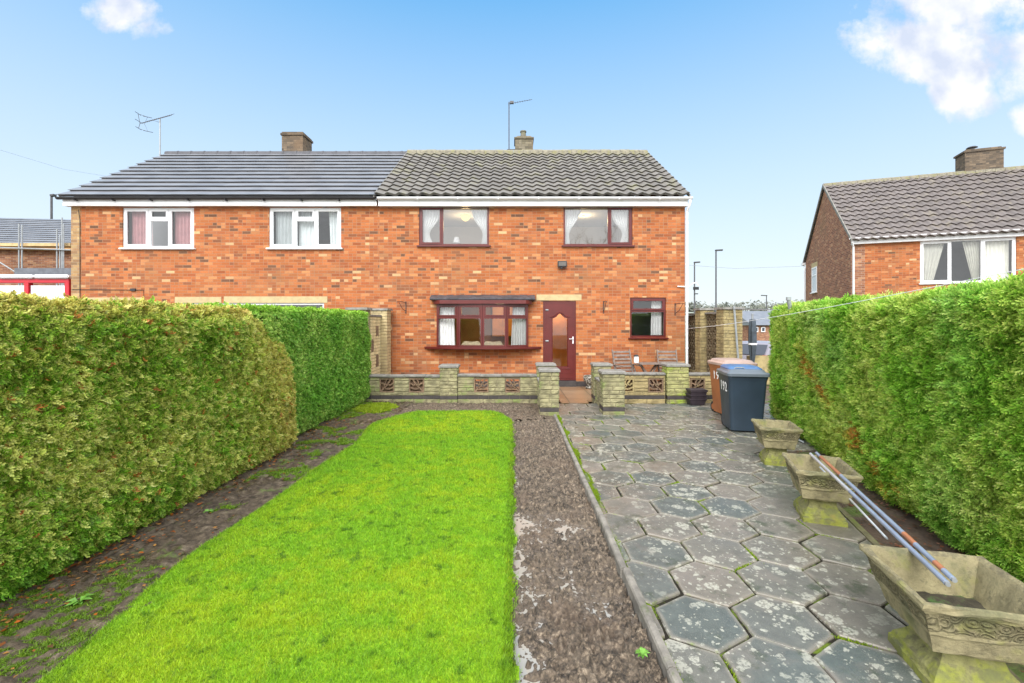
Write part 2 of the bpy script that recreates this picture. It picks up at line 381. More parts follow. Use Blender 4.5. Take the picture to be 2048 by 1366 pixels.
# ---------------------------------------------------------------- ground
def terrain(Y, Xw=0.0): return -max(0.0, Y-13.5)*.05 if Y < 60 else -2.325-(Y-60)*.01
def ground_mat():
    t = NT('garden_soil'); x, y, z = t.xyz()
    c = t.ramp(t.noise(7, 8, .7), [(.25,(.045,.030,.020)), (.5,(.10,.066,.045)), (.75,(.17,.12,.085))])
    m = t.step(t.noise(2.3, 6, .65), .54, .66)
    c = t.mix(t.m_('MULTIPLY', m, .75), c, (.10,.17,.02))
    far = t.step(y, 13, 16); c = t.mix(far, c, t.mix(t.noise(.5, 4), (.06,.10,.03), (.12,.13,.07)))
    t.bsdf(c, t.fmix(t.step(t.noise(1.3, 3), .5, .62), .8, .25), 0, .5, t.bump(t.noise(30, 6, .7), .9, .03)); return t.m
SOIL = ground_mat()
mb = MB()
ys = [-40,-10,-2]+[i*.5 for i in range(-3, 27)]+[13.5,16,20,25,32,40,60,100,200,500,1500]
ys = sorted(set(ys))
xs = [-1500,-300,-60,-20,-8,-5,-3.4,-3.0,-2.6,-2.2,0,.8,3,4,5,8,20,60,300,1500]
vs = [(x_, y_, -.13+terrain(y_)) for y_ in ys for x_ in xs]
nx = len(xs)
mb.add(vs, [(j*nx+i, j*nx+i+1, (j+1)*nx+i+1, (j+1)*nx+i) for j in range(len(ys)-1) for i in range(nx-1)])
struct('ground', mb, SOIL)

def sheet(name, x0, x1, y0, y1, step, hfn, matl, keep=None):
    nx_ = int((x1-x0)/step)+1; ny_ = int((y1-y0)/step)+1
    gx, gy = np.meshgrid(np.linspace(x0, x1, nx_), np.linspace(y0, y1, ny_)); h = hfn(gx, gy)
    V = np.stack([gx.ravel(), gy.ravel(), h.ravel()], 1)
    i = (np.arange(ny_-1)[:,None]*nx_+np.arange(nx_-1)[None,:]).ravel()
    Fc = np.stack([i, i+1, i+nx_+1, i+nx_], 1)
    if keep is not None:
        c = V[Fc].mean(1); Fc = Fc[keep(c[:,0], c[:,1])]
    return npmesh(name, V, Fc, matl, smooth=True)

# left soil strip
def edge_l(y): return -2.30+.05*np.sin(y*1.3)+.03*np.sin(y*3.1+1)
def strip_mat():
    t = NT('wet_soil'); x, y, z = t.xyz()
    c = t.ramp(t.noise(14, 8, .72), [(.32,(.020,.013,.008)), (.45,(.058,.040,.024)), (.57,(.115,.085,.055)), (.7,(.24,.19,.13))])
    c = t.mix(t.m_('MULTIPLY', t.step(t.noise(3.1, 6, .7), .55, .66), .6), c, (.11,.20,.02))
    c = t.mix(t.m_('MULTIPLY', t.step(t.noise(1.1, 3, .5), .56, .66), .6), c, (.05,.035,.03))
    r = t.fmix(t.step(t.noise(2.0, 3, .5), .48, .6), .75, .22)
    t.bsdf(c, r, 0, .5, t.bump(t.noise(45, 6, .7), .7, .02)); return t.m
o = sheet('soil_strip', -3.5, -2.15, 1.0, 9.75, .03, lambda a, b: -.035+.03*fbm(a, b, 3)+.025*fbm(a, b, 14)+.09*np.abs(fbm(a, b, 18, 2)-.5)+.03*np.clip(-(a+2.9), 0, 1), strip_mat()); o['kind'] = 'structure'
o = sheet('soil_strip', 2.0, 5.8, 1.0, 9.0, .05, lambda a, b: -.05+.02*fbm(a, b, 3)+.03*fbm(a, b, 12), None or SOIL, keep=lambda a, b: a > 2.35+(b-2.2)*.29); o['kind'] = 'structure'

# lawn
def lawn_far(x):
    return 8.62-.9*np.clip((x+.45)/.45, 0, 1)**2*1.0-1.1*np.clip((-1.75-x)/.6, 0, 1)**1.6
def lawn_h(a, b):
    e = np.minimum(np.minimum(a-edge_l(b), -0.0-a), (lawn_far(a)-b))
    return .0+.03*fbm(a, b, 1.2)+.008*fbm(a, b, 9)-.05*np.clip(1-e/.06, 0, 1)**2
def in_lawn(a, b): return (a > edge_l(b)) & (a < .0+.012*np.sin(b*9)+.01*np.sin(b*23)) & (b < lawn_far(a))
def turf_mat():
    t = NT('turf'); t.xyz()
    c = t.ramp(t.noise(40, 6, .7), [(.3,(.13,.26,.008)), (.5,(.26,.46,.012)), (.7,(.40,.58,.02))])
    t.bsdf(c, .8, 0, .3, t.bump(t.noise(90, 4), .8, .02)); return t.m
o = sheet('lawn', -2.4, .03, 1.0, 8.7, .03, lawn_h, turf_mat(), keep=in_lawn); o['kind'] = 'structure'

# ---------------------------------------------------------------- grass blades
def tufts(n, xr, yr, keep, hfn, hgt, wid, colfn, blades=5, spread=.012, lean=.6, seed=1, dens_pow=0.0):
    g = np.random.default_rng(seed)
    a = g.uniform(*xr, n)
    if dens_pow: # more of them near the camera
        u = g.random(n); y0, y1 = yr; b = (y0**(1-dens_pow)+u*(y1**(1-dens_pow)-y0**(1-dens_pow)))**(1/(1-dens_pow))
    else: b = g.uniform(*yr, n)
    k = keep(a, b); a, b = a[k], b[k]; n = len(a)
    a = np.repeat(a, blades)+g.normal(0, spread, n*blades); b = np.repeat(b, blades)+g.normal(0, spread, n*blades); m = n*blades
    z = hfn(a, b)
    sc = (.6+.8*g.random(m))*(1 + .25*np.clip(b-3, 0, 6)/3*0)
    th = g.uniform(0, 2*np.pi, m); h = hgt*sc*hscale(b); wd = wid*(.7+.6*g.random(m))*wscale(b)
    ph = g.uniform(0, 2*np.pi, m); ln = lean*h*g.random(m)
    base = np.stack([a, b, z-.004], 1); w_ = np.stack([np.cos(th), np.sin(th), 0*th], 1)*wd[:,None]/2
    tip = base+np.stack([np.cos(ph)*ln, np.sin(ph)*ln, h], 1)
    V = np.stack([base-w_, base+w_, tip], 1).reshape(-1, 3); Fc = np.arange(len(V)).reshape(-1, 3)
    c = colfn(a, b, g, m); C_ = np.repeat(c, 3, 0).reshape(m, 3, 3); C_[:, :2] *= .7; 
    return V, Fc, C_.reshape(-1, 3)
def hscale(b): return np.clip(b/5, .8, 1.3)
def wscale(b): return np.clip(b/3.0, .8, 2.6)
def lawn_col(a, b, g, m):
    n1 = fbm(a, b, 1.1, 3)[:,None]; n2 = fbm(a+5, b, 9, 3)[:,None]; r = g.random((m,1))
    lime = np.array([.46,.60,.022]); green = np.array([.26,.52,.024]); dk = np.array([.06,.18,.015])
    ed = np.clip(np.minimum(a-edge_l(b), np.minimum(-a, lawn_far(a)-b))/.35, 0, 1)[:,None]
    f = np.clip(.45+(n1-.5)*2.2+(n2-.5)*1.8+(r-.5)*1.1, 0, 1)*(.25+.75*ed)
    c = green*(1-f)+lime*f
    d = np.clip((fbm(a+31, b, 16, 4)[:,None]-.66)*9, 0, 1)*.75; c = c*(1-d)+dk*d
    return c*(.45+1.0*g.random((m,1)))
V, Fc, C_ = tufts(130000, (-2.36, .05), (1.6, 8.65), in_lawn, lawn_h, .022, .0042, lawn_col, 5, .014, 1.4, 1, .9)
o = npmesh('grass', V, Fc, GRASSM, cols=C_, nper=3); o['kind'] = 'stuff'; o['label'] = 'short bright lime green grass and moss covering the lawn'; o['category'] = 'grass'
# fringe of longer blades along the cut edge of the lawn
def fringe(a, b): return in_lawn(a, b) & (((a > -.05)) | (a < edge_l(b)+.05) | (b > lawn_far(a)-.06))
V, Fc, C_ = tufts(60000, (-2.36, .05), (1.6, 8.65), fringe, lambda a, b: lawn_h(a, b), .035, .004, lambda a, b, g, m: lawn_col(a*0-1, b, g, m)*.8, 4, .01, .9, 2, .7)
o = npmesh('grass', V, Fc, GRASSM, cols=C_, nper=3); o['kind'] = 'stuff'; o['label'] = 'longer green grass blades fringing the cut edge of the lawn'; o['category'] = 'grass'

# weeds in left strip
def weed_keep(a, b):
    return (a > -3.15) & (a < edge_l(b)-.03) & (fbm(a+2, b+7, 1.9, 3)+.4*fbm(a, b, 7, 2) > .735+.05*np.clip(3.4-b, 0, 1))
strip_h = lambda a, b: -.028+.03*fbm(a, b, 3)+.025*fbm(a, b, 14)+.03*np.clip(-(a+2.9), 0, 1)
def weed_col(a, b, g, m):
    r = g.random((m,1)); return (np.array([.13,.27,.02])*(1-r)+np.array([.26,.40,.03])*r)*(.6+.6*g.random((m,1)))
V, Fc, C_ = tufts(60000, (-3.2, -2.2), (1.8, 9.6), weed_keep, strip_h, .018, .010, weed_col, 4, .012, 2.2, 3, .6)
V2, F2, C2 = tufts(2500, (-3.1, -2.3), (8.2, 9.6), lambda a, b: ((a+2.7)**2/.14+(b-9.0)**2/.25 < 1), strip_h, .03, .012, lambda a, b, g, m: np.tile(np.array([.34,.46,.02]), (m,1))*(.6+.6*g.random((m,1))), 6, .02, 1.5, 5)
o = npmesh('weeds', np.vstack([V, V2]), np.vstack([Fc, F2+len(V)]), GRASSM, cols=np.vstack([C_, C2]), nper=3); o['kind'] = 'stuff'; o['label'] = 'patchy green weeds and moss in the soil strip by the left hedge'; o['category'] = 'weeds'
# puddle beside the lawn
def watermat(name, col):
    t = NT(name); t.xyz(); t.bsdf(col, .04, 0, .8, t.bump(t.noise(14, 2), .08, .004)); return t.m
WATER = watermat('puddle_water', (.34,.315,.27))  # pale base colour stands in for sky reflected in the puddles
WATERD = watermat('dark_puddle_water', (.05,.045,.035))
def blob_sheet(cx, cy, rx, ry, z, n=26, seed=1):
    g = random.Random(seed); m = MB(); ph = [g.uniform(0, 6.3) for _ in range(4)]
    ring = []
    for k in range(n):
        t = 2*math.pi*k/n; r = 1+.22*math.sin(2*t+ph[0])+.14*math.sin(3*t+ph[1])+.08*math.sin(5*t+ph[2])
        ring.append((cx+rx*r*math.cos(t), cy+ry*r*math.sin(t), z))
    m.add([(cx, cy, z)]+ring, [(0, 1+k, 1+(k+1)%n) for k in range(n)]); return m
struct('puddle', blob_sheet(-2.50, 6.6, .11, .7, -.013, seed=4), WATERD)

# ---------------------------------------------------------------- mud strip with puddles
def mud_h(a, b):
    big = fbm(a, b, 1.8, 3); cl = fbm(a, b, 9, 3); fine = fbm(a, b, 50, 3)
    clod = np.abs(fbm(a+3, b+8, 11, 3)-.5); clod2 = np.abs(fbm(a+13, b+5, 27, 3)-.5)
    wet = np.exp(-((a-.05)/.10)**2)*.018
    return -.066+.10*(big-.5)+.03*(cl-.5)+.026*(fine-.5)+.08*clod+.13*clod2-wet+.02*np.clip((b-3.5)/3,0,1)
def mud_mat():
    t = NT('churned_mud'); x, y, z = t.xyz()
    c = t.ramp(t.noise(30, 8, .78), [(.41,(.016,.011,.006)), (.48,(.064,.046,.029)), (.55,(.155,.114,.076)), (.63,(.34,.27,.19))])  # strong noise contrast puts clod shading into the mud colour
    c = t.mix(t.m_('MULTIPLY', t.step(t.noise(7, 5, .7), .45, .62), .45), c, (.17,.13,.09))
    c = t.mix(t.m_('MULTIPLY', t.step(t.noise(2.1, 3, .5), .50, .64), .35), c, (.13,.085,.055))
    wz = t.step(z, -.050, -.068); c = t.mix(t.m_('MULTIPLY', wz, .7), c, (.13,.10,.075))
    r = t.fmix(wz, t.ramp(t.noise(9, 4), [(.35,.45), (.65,.8)]), .18)
    t.bsdf(c, r, 0, .6, t.bump(t.noise(110, 6, .75), .8, .012)); return t.m
MUD = mud_mat()
o = sheet('mud_strip', -.02, .735, 1.6, 8.0, .0085, mud_h, MUD); o['kind'] = 'structure'
o = sheet('mud_strip', -2.9, .735, 7.9, 9.72, .022, lambda a, b: mud_h(a+4, b)*.7-.004-.03*in_lawn(a, b), MUD, keep=lambda a, b: ((b > 8.0) | (a < -.02)) & ~in_lawn(a-.0, b+.06)); o['kind'] = 'structure'
mb = MB(); mb.add([(-.02,1.6,-.066),(.735,1.6,-.071),(.735,8.0,-.080),(-.02,8.0,-.078)], [(0,1,2,3)])
o = struct('puddle', mb, WATER)

# ---------------------------------------------------------------- kerb and hex paving
mb = MB(); yk = 1.3; g = random.Random(5)
while yk < 8.0:
    L_ = .9; dx = g.uniform(-.006, .006); dz = g.uniform(-.006, .006); y1_ = min(yk+L_-.008, 8.25)
    pts = []
    for (yy_, ddx) in ((yk, dx), (y1_, g.uniform(-.006,.006))):
        for (ax, az) in ((0,-.12), (.052,-.12), (.052,.018), (.045,.030), (.026,.036), (.008,.030), (0,.018)):
            pts.append((.738+ax+ddx, yy_, az+dz))
    n = 7
    mb.add(pts, [tuple(range(n)), tuple(range(2*n-1, n-1, -1))]+[(i, (i+1)%n, (i+1)%n+n, i+n) for i in range(n)])
    yk += L_
struct('kerb', mb, KERB)

def edge_r(y): return 2.37+(y-2.2)*.30      # right edge of the paving, running with the hedge
def paving_mat():
    t = NT('lichen_slab'); x, y, z = t.xyz()
    a = t.n('ShaderNodeAttribute'); a.attribute_name = 'tint'; sp = t.n('ShaderNodeSeparateColor'); t.set(sp.inputs[0], a.outputs[0])
    r = sp.outputs[0]; g2 = sp.outputs[1]; edge = sp.outputs[2]
    c = t.ramp(r, [(0,(.088,.104,.094)), (.35,(.115,.121,.105)), (.6,(.148,.139,.115)), (.85,(.178,.156,.125)), (1,(.115,.128,.102))])
    c = t.mix(.75, c, t.ramp(t.noise(10, 9, .75), [(.32,.62), (.68,1.2)]), 'MULTIPLY')
    sc = t.comb(t.m_('MULTIPLY', x, 1.0), t.m_('MULTIPLY', y, 1.0), t.m_('MULTIPLY', g2, 30.0))
    c = t.mix(t.m_('MULTIPLY', t.step(t.m_('ADD', edge, t.m_('MULTIPLY', t.noise(6, 5, .65), .9)), .75, 1.3), .55), c, (.25,.22,.175))
    # pinkish grit wear
    c = t.mix(t.m_('MULTIPLY', t.step(t.noise(2.4, 5, .6, sc), .5, .64), .40), c, (.22,.185,.155))
    # dark algae
    c = t.mix(t.m_('MULTIPLY', t.step(t.noise(3.3, 6, .7), .54, .66), .75), c, (.045,.058,.03))
    # lichen blotches, two sizes
    wv = t.n('ShaderNodeVectorMath', operation='ADD'); nz = t.noise(22, 3, .6, col=True); s2 = t.n('ShaderNodeVectorMath', operation='SCALE'); t.set(s2.inputs[0], nz); s2.inputs['Scale'].default_value = .045
    t.set(wv.inputs[0], t.co); t.set(wv.inputs[1], s2.outputs[0]); wvv = wv.outputs[0]
    zone = t.step(t.noise(.9, 3, .5), .34, .58)
    def spots(scale, rad, keepth):
        v = t.voro(scale, vec=wvv); col = t.n('ShaderNodeSeparateColor'); t.set(col.inputs[0], v[1])
        rr = t.m_('MULTIPLY', t.m_('ADD', col.outputs[0], .35), rad)
        return t.m_('MULTIPLY', t.m_('MULTIPLY', t.step(t.m_('SUBTRACT', rr, v[0]), 0, .06), t.m_('GREATER_THAN', col.outputs[1], keepth)), t.step(t.noise(45, 4, .7), .36, .56))
    li = t.m_('MAXIMUM', spots(9, .40, .50), t.m_('MAXIMUM', spots(18, .38, .60), spots(44, .40, .70)))
    li = t.m_('MULTIPLY', li, t.m_('ADD', t.m_('MULTIPLY', zone, .8), .2))
    fine = t.m_('MULTIPLY', t.step(t.voro(150)[0], .22, .12), t.step(t.noise(3, 4), .42, .6))
    c = t.mix(t.m_('MULTIPLY', fine, .5), c, (.55,.53,.47))
    c = t.mix(t.m_('MULTIPLY', li, .66), c, (.50,.49,.40))
    # moss at slab edges
    mo = t.m_('MULTIPLY', t.step(t.m_('ADD', edge, t.m_('MULTIPLY', t.noise(18, 4), .8)), 1.42, 1.62), .8)
    c = t.mix(mo, c, (.16,.22,.03))
    rg = t.ramp(t.noise(1.6, 4, .6), [(.35,.24), (.65,.62)])
    t.bsdf(c, rg, 0, .55, t.bump(t.m_('ADD', t.noise(140, 4, .7), t.m_('MULTIPLY', li, .3)), .28, .006)); return t.m
PAVE = paving_mat()
def clip(poly, fn):   # keep where fn(p)>=0, linear fn
    out = []
    for i in range(len(poly)):
        a, b = poly[i], poly[(i+1)%len(poly)]; fa, fb = fn(a), fn(b)
        if fa >= 0: out.append(a)
        if fa*fb < 0: t = fa/(fa-fb); out.append((a[0]+t*(b[0]-a[0]), a[1]+t*(b[1]-a[1])))
    return out
def hexes():
    s = .265; W_ = math.sqrt(3)*s; cx0, cy0 = 1.069, 2.60
    V = []; Fc = []; C_ = []; g = random.Random(12); gap = .0095
    for j in range(-4, 20):
        for i in range(-4, 18):
            cx = cx0+(i+(.5 if j % 2 else 0))*W_; cy = cy0+j*1.5*s
            if cy > 9.6: continue
            gp = gap*g.uniform(.4, 1.7); rot = g.uniform(-.012, .012)
            hp = []
            for k in range(6):
                t = math.pi/6+k*math.pi/3+rot; hp.append((cx+(s-gp)*math.cos(t), cy+(s-gp)*math.sin(t)))
            hp = clip(hp, lambda p: p[0]-.797); hp = clip(hp, lambda p: edge_r(p[1])-p[0] if p[1] < 6.3 else 9-p[0]) if cy < 6.3 else hp
            hp = clip(hp, lambda p: 6.0-p[0]); hp = clip(hp, lambda p: 9.58-p[1])
            if len(hp) < 3: continue
            area = abs(sum(hp[k][0]*hp[(k+1)%len(hp)][1]-hp[(k+1)%len(hp)][0]*hp[k][1] for k in range(len(hp))))/2
            if area < .004: continue
            z0 = g.uniform(-.006, .004); tx, ty = g.uniform(-.018,.018), g.uniform(-.018,.018); r1, r2 = g.random(), g.random()
            mx = sum(p[0] for p in hp)/len(hp); my = sum(p[1] for p in hp)/len(hp)
            zz = lambda p: z0+(p[0]-cx)*tx+(p[1]-cy)*ty
            n = len(hp); o = len(V)
            rings = [(1, -.045, 1), (1, -.007, 1), (1-.022, 0, 1), (1-.12, 0, .45), (1-.35, 0, 0)]
            # subdivide outline for jitter
            hq = []
            for k in range(n):
                a, b = hp[k], hp[(k+1)%n]
                for q in range(5):
                    f = q/5; jx = g.gauss(0, .0014); hq.append((a[0]+f*(b[0]-a[0])+jx, a[1]+f*(b[1]-a[1])+g.gauss(0,.0014)))
            n = len(hq)
            for (f, dz, e) in rings:
                for p in hq:
                    q = (mx+(p[0]-mx)*f, my+(p[1]-my)*f); V.append((q[0], q[1], zz(q)+dz)); C_.append((r1, r2, e))
            V.append((mx, my, zz((mx, my)))); C_.append((r1, r2, 0))
            for r_ in range(4):
                for k in range(n): Fc.append((o+r_*n+k, o+r_*n+(k+1)%n, o+(r_+1)*n+(k+1)%n, o+(r_+1)*n+k))
            for k in range(n): Fc.append((o+4*n+k, o+4*n+(k+1)%n, o+5*n))
    me = bpy.data.meshes.new('paving'); me.from_pydata(V, [], Fc); me.materials.append(PAVE)
    a = me.color_attributes.new('tint', 'FLOAT_COLOR', 'POINT'); c = np.ones((len(V), 4), np.float32); c[:, :3] = C_; a.data.foreach_set('color', c.ravel())
    o = bpy.data.objects.new('paving', me); COL.objects.link(o); o['kind'] = 'structure'
hexes()
def joint_mat():
    t = NT('mossy_joint'); t.xyz()
    c = t.mix(t.step(t.noise(4, 5, .65), .50, .62), (.025,.022,.015), (.12,.17,.02))
    t.bsdf(c, .95, 0, .2, t.bump(t.noise(150, 4), .8, .01)); return t.m
mb = MB(); mb.add([(.792,1.0,-.016),(edge_r(1.0),1.0,-.016),(edge_r(6.3),6.3,-.016),(6.0,6.9,-.016),(6.0,9.6,-.016),(.792,9.6,-.016)], [(0,1,2,3,4,5)])
struct('path_bed', mb, joint_mat())
# moss along kerb joint
def moss_col(a, b, g, m):
    r = g.random((m,1)); return (np.array([.16,.28,.015])*(1-r)+np.array([.34,.46,.02])*r)*(.6+.6*g.random((m,1)))
V, Fc, C_ = tufts(15000, (.783, .86), (1.9, 8.3), lambda a, b: (a < .80+.055*np.clip(fbm(b*0, b, 3, 3)-.42, 0, 1)*3), lambda a, b: 0*a-.012, .020, .010, moss_col, 4, .006, 1.0, 8, .5)
# clumps in slab joints
g = np.random.default_rng(4); s_ = .265; W_ = math.sqrt(3)*s_
cl = []
for q in range(64):
    j = g.integers(-1, 14); i = g.integers(0, 9); k = g.integers(0, 6)
    cx = 1.069+(i+(.5 if j % 2 else 0))*W_; cy = 2.60+j*1.5*s_; t0 = math.pi/6+k*math.pi/3; t1 = t0+math.pi/3
    f = g.random(); px_, py_ = cx+s_*(math.cos(t0)*(1-f)+math.cos(t1)*f), cy+s_*(math.sin(t0)*(1-f)+math.sin(t1)*f)
    if .85 < px_ < edge_r(py_) and py_ < 8.5: cl.append((px_, py_, math.atan2(math.sin(t1)-math.sin(t0), math.cos(t1)-math.cos(t0))))
Vs, Fs, Cs = [V], [Fc], [C_]; off = len(V)
for (px_, py_, an) in cl:
    n = 130; l = g.normal(0, .055, n); d = g.normal(0, .006, n)
    a = px_+l*math.cos(an)-d*math.sin(an); b = py_+l*math.sin(an)+d*math.cos(an); th = g.uniform(0, 6.28, n)
    base = np.stack([a, b, 0*a-.010], 1); w_ = np.stack([np.cos(th), np.sin(th), 0*th], 1)*.004; tip = base+np.stack([g.normal(0,.005,n), g.normal(0,.005,n), g.uniform(.006,.020,n)], 1)
    V3 = np.stack([base-w_, base+w_, tip], 1).reshape(-1,3); Vs.append(V3); Fs.append(np.arange(len(V3)).reshape(-1,3)+off); off += len(V3); Cs.append(np.repeat(moss_col(a, b, g, n), 3, 0))
o = npmesh('moss', np.vstack(Vs), np.vstack(Fs), GRASSM, cols=np.vstack(Cs), nper=3); o['kind'] = 'stuff'; o['label'] = 'bright green moss growing in the joints of the hexagonal paving'; o['category'] = 'moss'
# right concrete edging along the soil bed
mb = MB()
for k in range(6):
    y0, y1 = 1.4+k*.86, 1.4+(k+1)*.86-.01
    mb.add([(edge_r(y0)+.005,y0,-.1),(edge_r(y0)+.055,y0,-.1),(edge_r(y1)+.055,y1,-.1),(edge_r(y1)+.005,y1,-.1),(edge_r(y0)+.005,y0,.004),(edge_r(y0)+.055,y0,.004),(edge_r(y1)+.055,y1,.004),(edge_r(y1)+.005,y1,.004)],
           [(0,3,2,1),(4,5,6,7),(0,1,5,4),(1,2,6,5),(2,3,7,6),(3,0,4,7)])
struct('kerb', mb, mat('mossy_kerb', (.17,.15,.08), .9, .3, 9, .6, 60, stain=(.14,.18,.03), ss=5, st=.52))
# patio between the low wall and the house
def patio_mat():
    t = NT('wet_patio'); x, y, z = t.xyz()
    r = t.white(t.comb(t.m_('FLOOR', t.m_('DIVIDE', x, .6)), t.m_('FLOOR', t.m_('DIVIDE', y, .6)), 0.0))
    fx = t.m_('FRACT', t.m_('DIVIDE', x, .6)); fy = t.m_('FRACT', t.m_('DIVIDE', y, .6))
    e = t.m_('MINIMUM', t.m_('MINIMUM', fx, t.m_('SUBTRACT', 1.0, fx)), t.m_('MINIMUM', fy, t.m_('SUBTRACT', 1.0, fy)))
    c = t.mix(r, (.30,.16,.075), (.36,.24,.14)); c = t.mix(t.m_('MULTIPLY', t.noise(5, 5), .6), c, (.18,.13,.08)); c = t.mix(t.step(e, .01, .025), (.08,.07,.04), c)
    t.bsdf(c, .3, 0, .5, t.bump(t.noise(60), .2, .01)); return t.m
mb = MB(); mb.box(-3.6, 5.0, 9.98, 12.05, -.04, .004); mb.box(1.02, 1.6, 9.59, 9.98, -.04, .002); struct('patio', mb, patio_mat())

# ---------------------------------------------------------------- stone walling
def stone_face(mb, org, u, nrm, L_, z0, z1, ch=.075, proud=.016, holes=(), g=random, lo=.18, hi=.34, skip_z=()):
    """rough split-face stones on the plane through org, along u, facing nrm"""
    org, u, nrm = Vector(org), Vector(u).normalized(), Vector(nrm).normalized()
    nc = max(1, round((z1-z0)/ch)); h = (z1-z0)/nc
    for c in range(nc):
        a0, a1 = z0+c*h, z0+(c+1)*h; am = (a0+a1)/2
        segs = [(0.0, L_)]
        for (h0, h1, hz0, hz1) in holes:
            if hz0 < am < hz1:
                ns = []
                for (p, q) in segs:
                    if h1 <= p or h0 >= q: ns.append((p, q)); continue
                    if h0 > p: ns.append((p, h0))
                    if h1 < q: ns.append((h1, q))
                segs = ns
        for (p, q) in segs:
            s = p-(g.uniform(0, lo*.8) if q-p > lo*1.5 else 0)
            while s < q-.01:
                e = s+g.uniform(lo, hi)
                if q-e < lo*.6: e = q
                b0, b1 = max(s, p)+.004, min(e, q)-.004; s = e
                if b1-b0 < .02: continue
                t0, t1 = a0+.004, a1-.004; pr = proud*g.uniform(.5, 1.2)
                mx = min(.014, (b1-b0)*.2)
                def pt(uu, zz, d): w_ = org+u*uu+nrm*d; return (w_.x, w_.y, zz)
                vs = [pt(b0,t0,-.01), pt(b1,t0,-.01), pt(b1,t1,-.01), pt(b0,t1,-.01), pt(b0,t0,.004), pt(b1,t0,.004), pt(b1,t1,.004), pt(b0,t1,.004)]
                # inner irregular face: 3x2 grid
                xsn = [b0+mx, (b0*2+b1)/3+g.uniform(-.01,.01), (b0+b1*2)/3+g.uniform(-.01,.01), b1-mx]; zsn = [t0+.011, (t0+t1)/2+g.uniform(-.005,.005), t1-.011]
                gridp = [pt(a, b, pr*g.uniform(.55, 1.25)) for b in zsn for a in xsn]
                fs = [(0,1,5,4),(1,2,6,5),(2,3,7,6),(3,0,4,7)]; o = 8
                for j in range(2):
                    for i in range(3): fs.append((o+j*4+i, o+j*4+i+1, o+(j+1)*4+i+1, o+(j+1)*4+i))
                fs += [(4,5,o+3,o+2,o+1,o), (5,6,o+11,o+7,o+3), (6,7,o+8,o+9,o+10,o+11), (7,4,o,o+4,o+8)]
                mb.add(vs+gridp, fs)
def stone_pillar(name, label, x0, x1, y0, y1, ztop, matl, group, sides='FLR', ch=.078, seed=1, zdark=.06, ped=True):
    g = random.Random(seed); t = thing(name, label, 'pillar', ((x0+x1)/2, (y0+y1)/2, 0), 0, group)
    m = MB(); m.box(x0+.012, x1-.012, y0+.012, y1-.012, -.1, ztop-.055); part('core', m, MORT, t)
    m = MB(); zc = ztop-.056
    for (org, u, nrm, L_) in (((x0,y0,0),(1,0,0),(0,-1,0),x1-x0), ((x0,y1,0),(0,-1,0),(-1,0,0),y1-y0), ((x1,y0,0),(0,1,0),(1,0,0),y1-y0), ((x1,y1,0),(-1,0,0),(0,1,0),x1-x0)):
        o = Vector(org)-Vector(nrm)*.012
        stone_face(m, o, u, nrm, L_, zdark+.075, zc, ch, holes=(), g=g, lo=.16, hi=.36, proud=.018)
        stone_face(m, o, u, nrm, L_, -.04, zdark-.002, .07, g=g, lo=.16, hi=.36, proud=.014)
    part('masonry', m, matl, t)
    m = MB(); m.box(x0+.002, x1-.002, y0+.002, y1-.002, zdark, zdark+.072); part('damp_course', m, ENG, t, bevel=.004)
    m = MB(); m.frustum(((x0+x1)/2,(y0+y1)/2), x1-x0+.05, y1-y0+.05, x1-x0+.045, y1-y0+.045, ztop-.055, ztop-.018)
    m.frustum(((x0+x1)/2,(y0+y1)/2), x1-x0+.045, y1-y0+.045, x1-x0-.02, y1-y0-.02, ztop-.018, ztop); part('cap', m, COPE, t)
    return t
def leafblock(m, x0, x1, z0, z1, y0, y1, flip=False, solid=False):
    """square pierced block with a leaf pattern, facing -y"""
    fw = .022; m.box(x0, x1, y0, y1, z0, z0+fw); m.box(x0, x1, y0, y1, z1-fw, z1); m.box(x0, x0+fw, y0, y1, z0+fw, z1-fw); m.box(x1-fw, x1, y0, y1, z0+fw, z1-fw)
    if solid: m.box(x0+fw, x1-fw, (y0+y1)/2, y1-.004, z0+fw, z1-fw)
    w_ = x1-x0; h = z1-z0
    def q(a, b): a = 1-a if flip else a; return (x0+a*w_, z0+b*h)
    ym0, ym1 = y0+.012, y1-.012
    def stroke(pts, wd):
        for i in range(len(pts)-1):
            a, b = q(*pts[i]), q(*pts[i+1]); m.bar((a[0],(ym0+ym1)/2,a[1]), (b[0],(ym0+ym1)/2,b[1]), ym1-ym0, wd, up=(0,0,1) if abs(a[0]-b[0]) > abs(a[1]-b[1]) else (1,0,0))
    stroke([(.08,.1),(.3,.28),(.55,.6),(.75,.92)], .030)
    stroke([(.3,.28),(.62,.22),(.92,.35)], .026); stroke([(.42,.45),(.25,.62),(.1,.66)], .028); stroke([(.55,.6),(.72,.5),(.92,.66)], .024); stroke([(.42,.45),(.38,.75),(.5,.93)], .02)

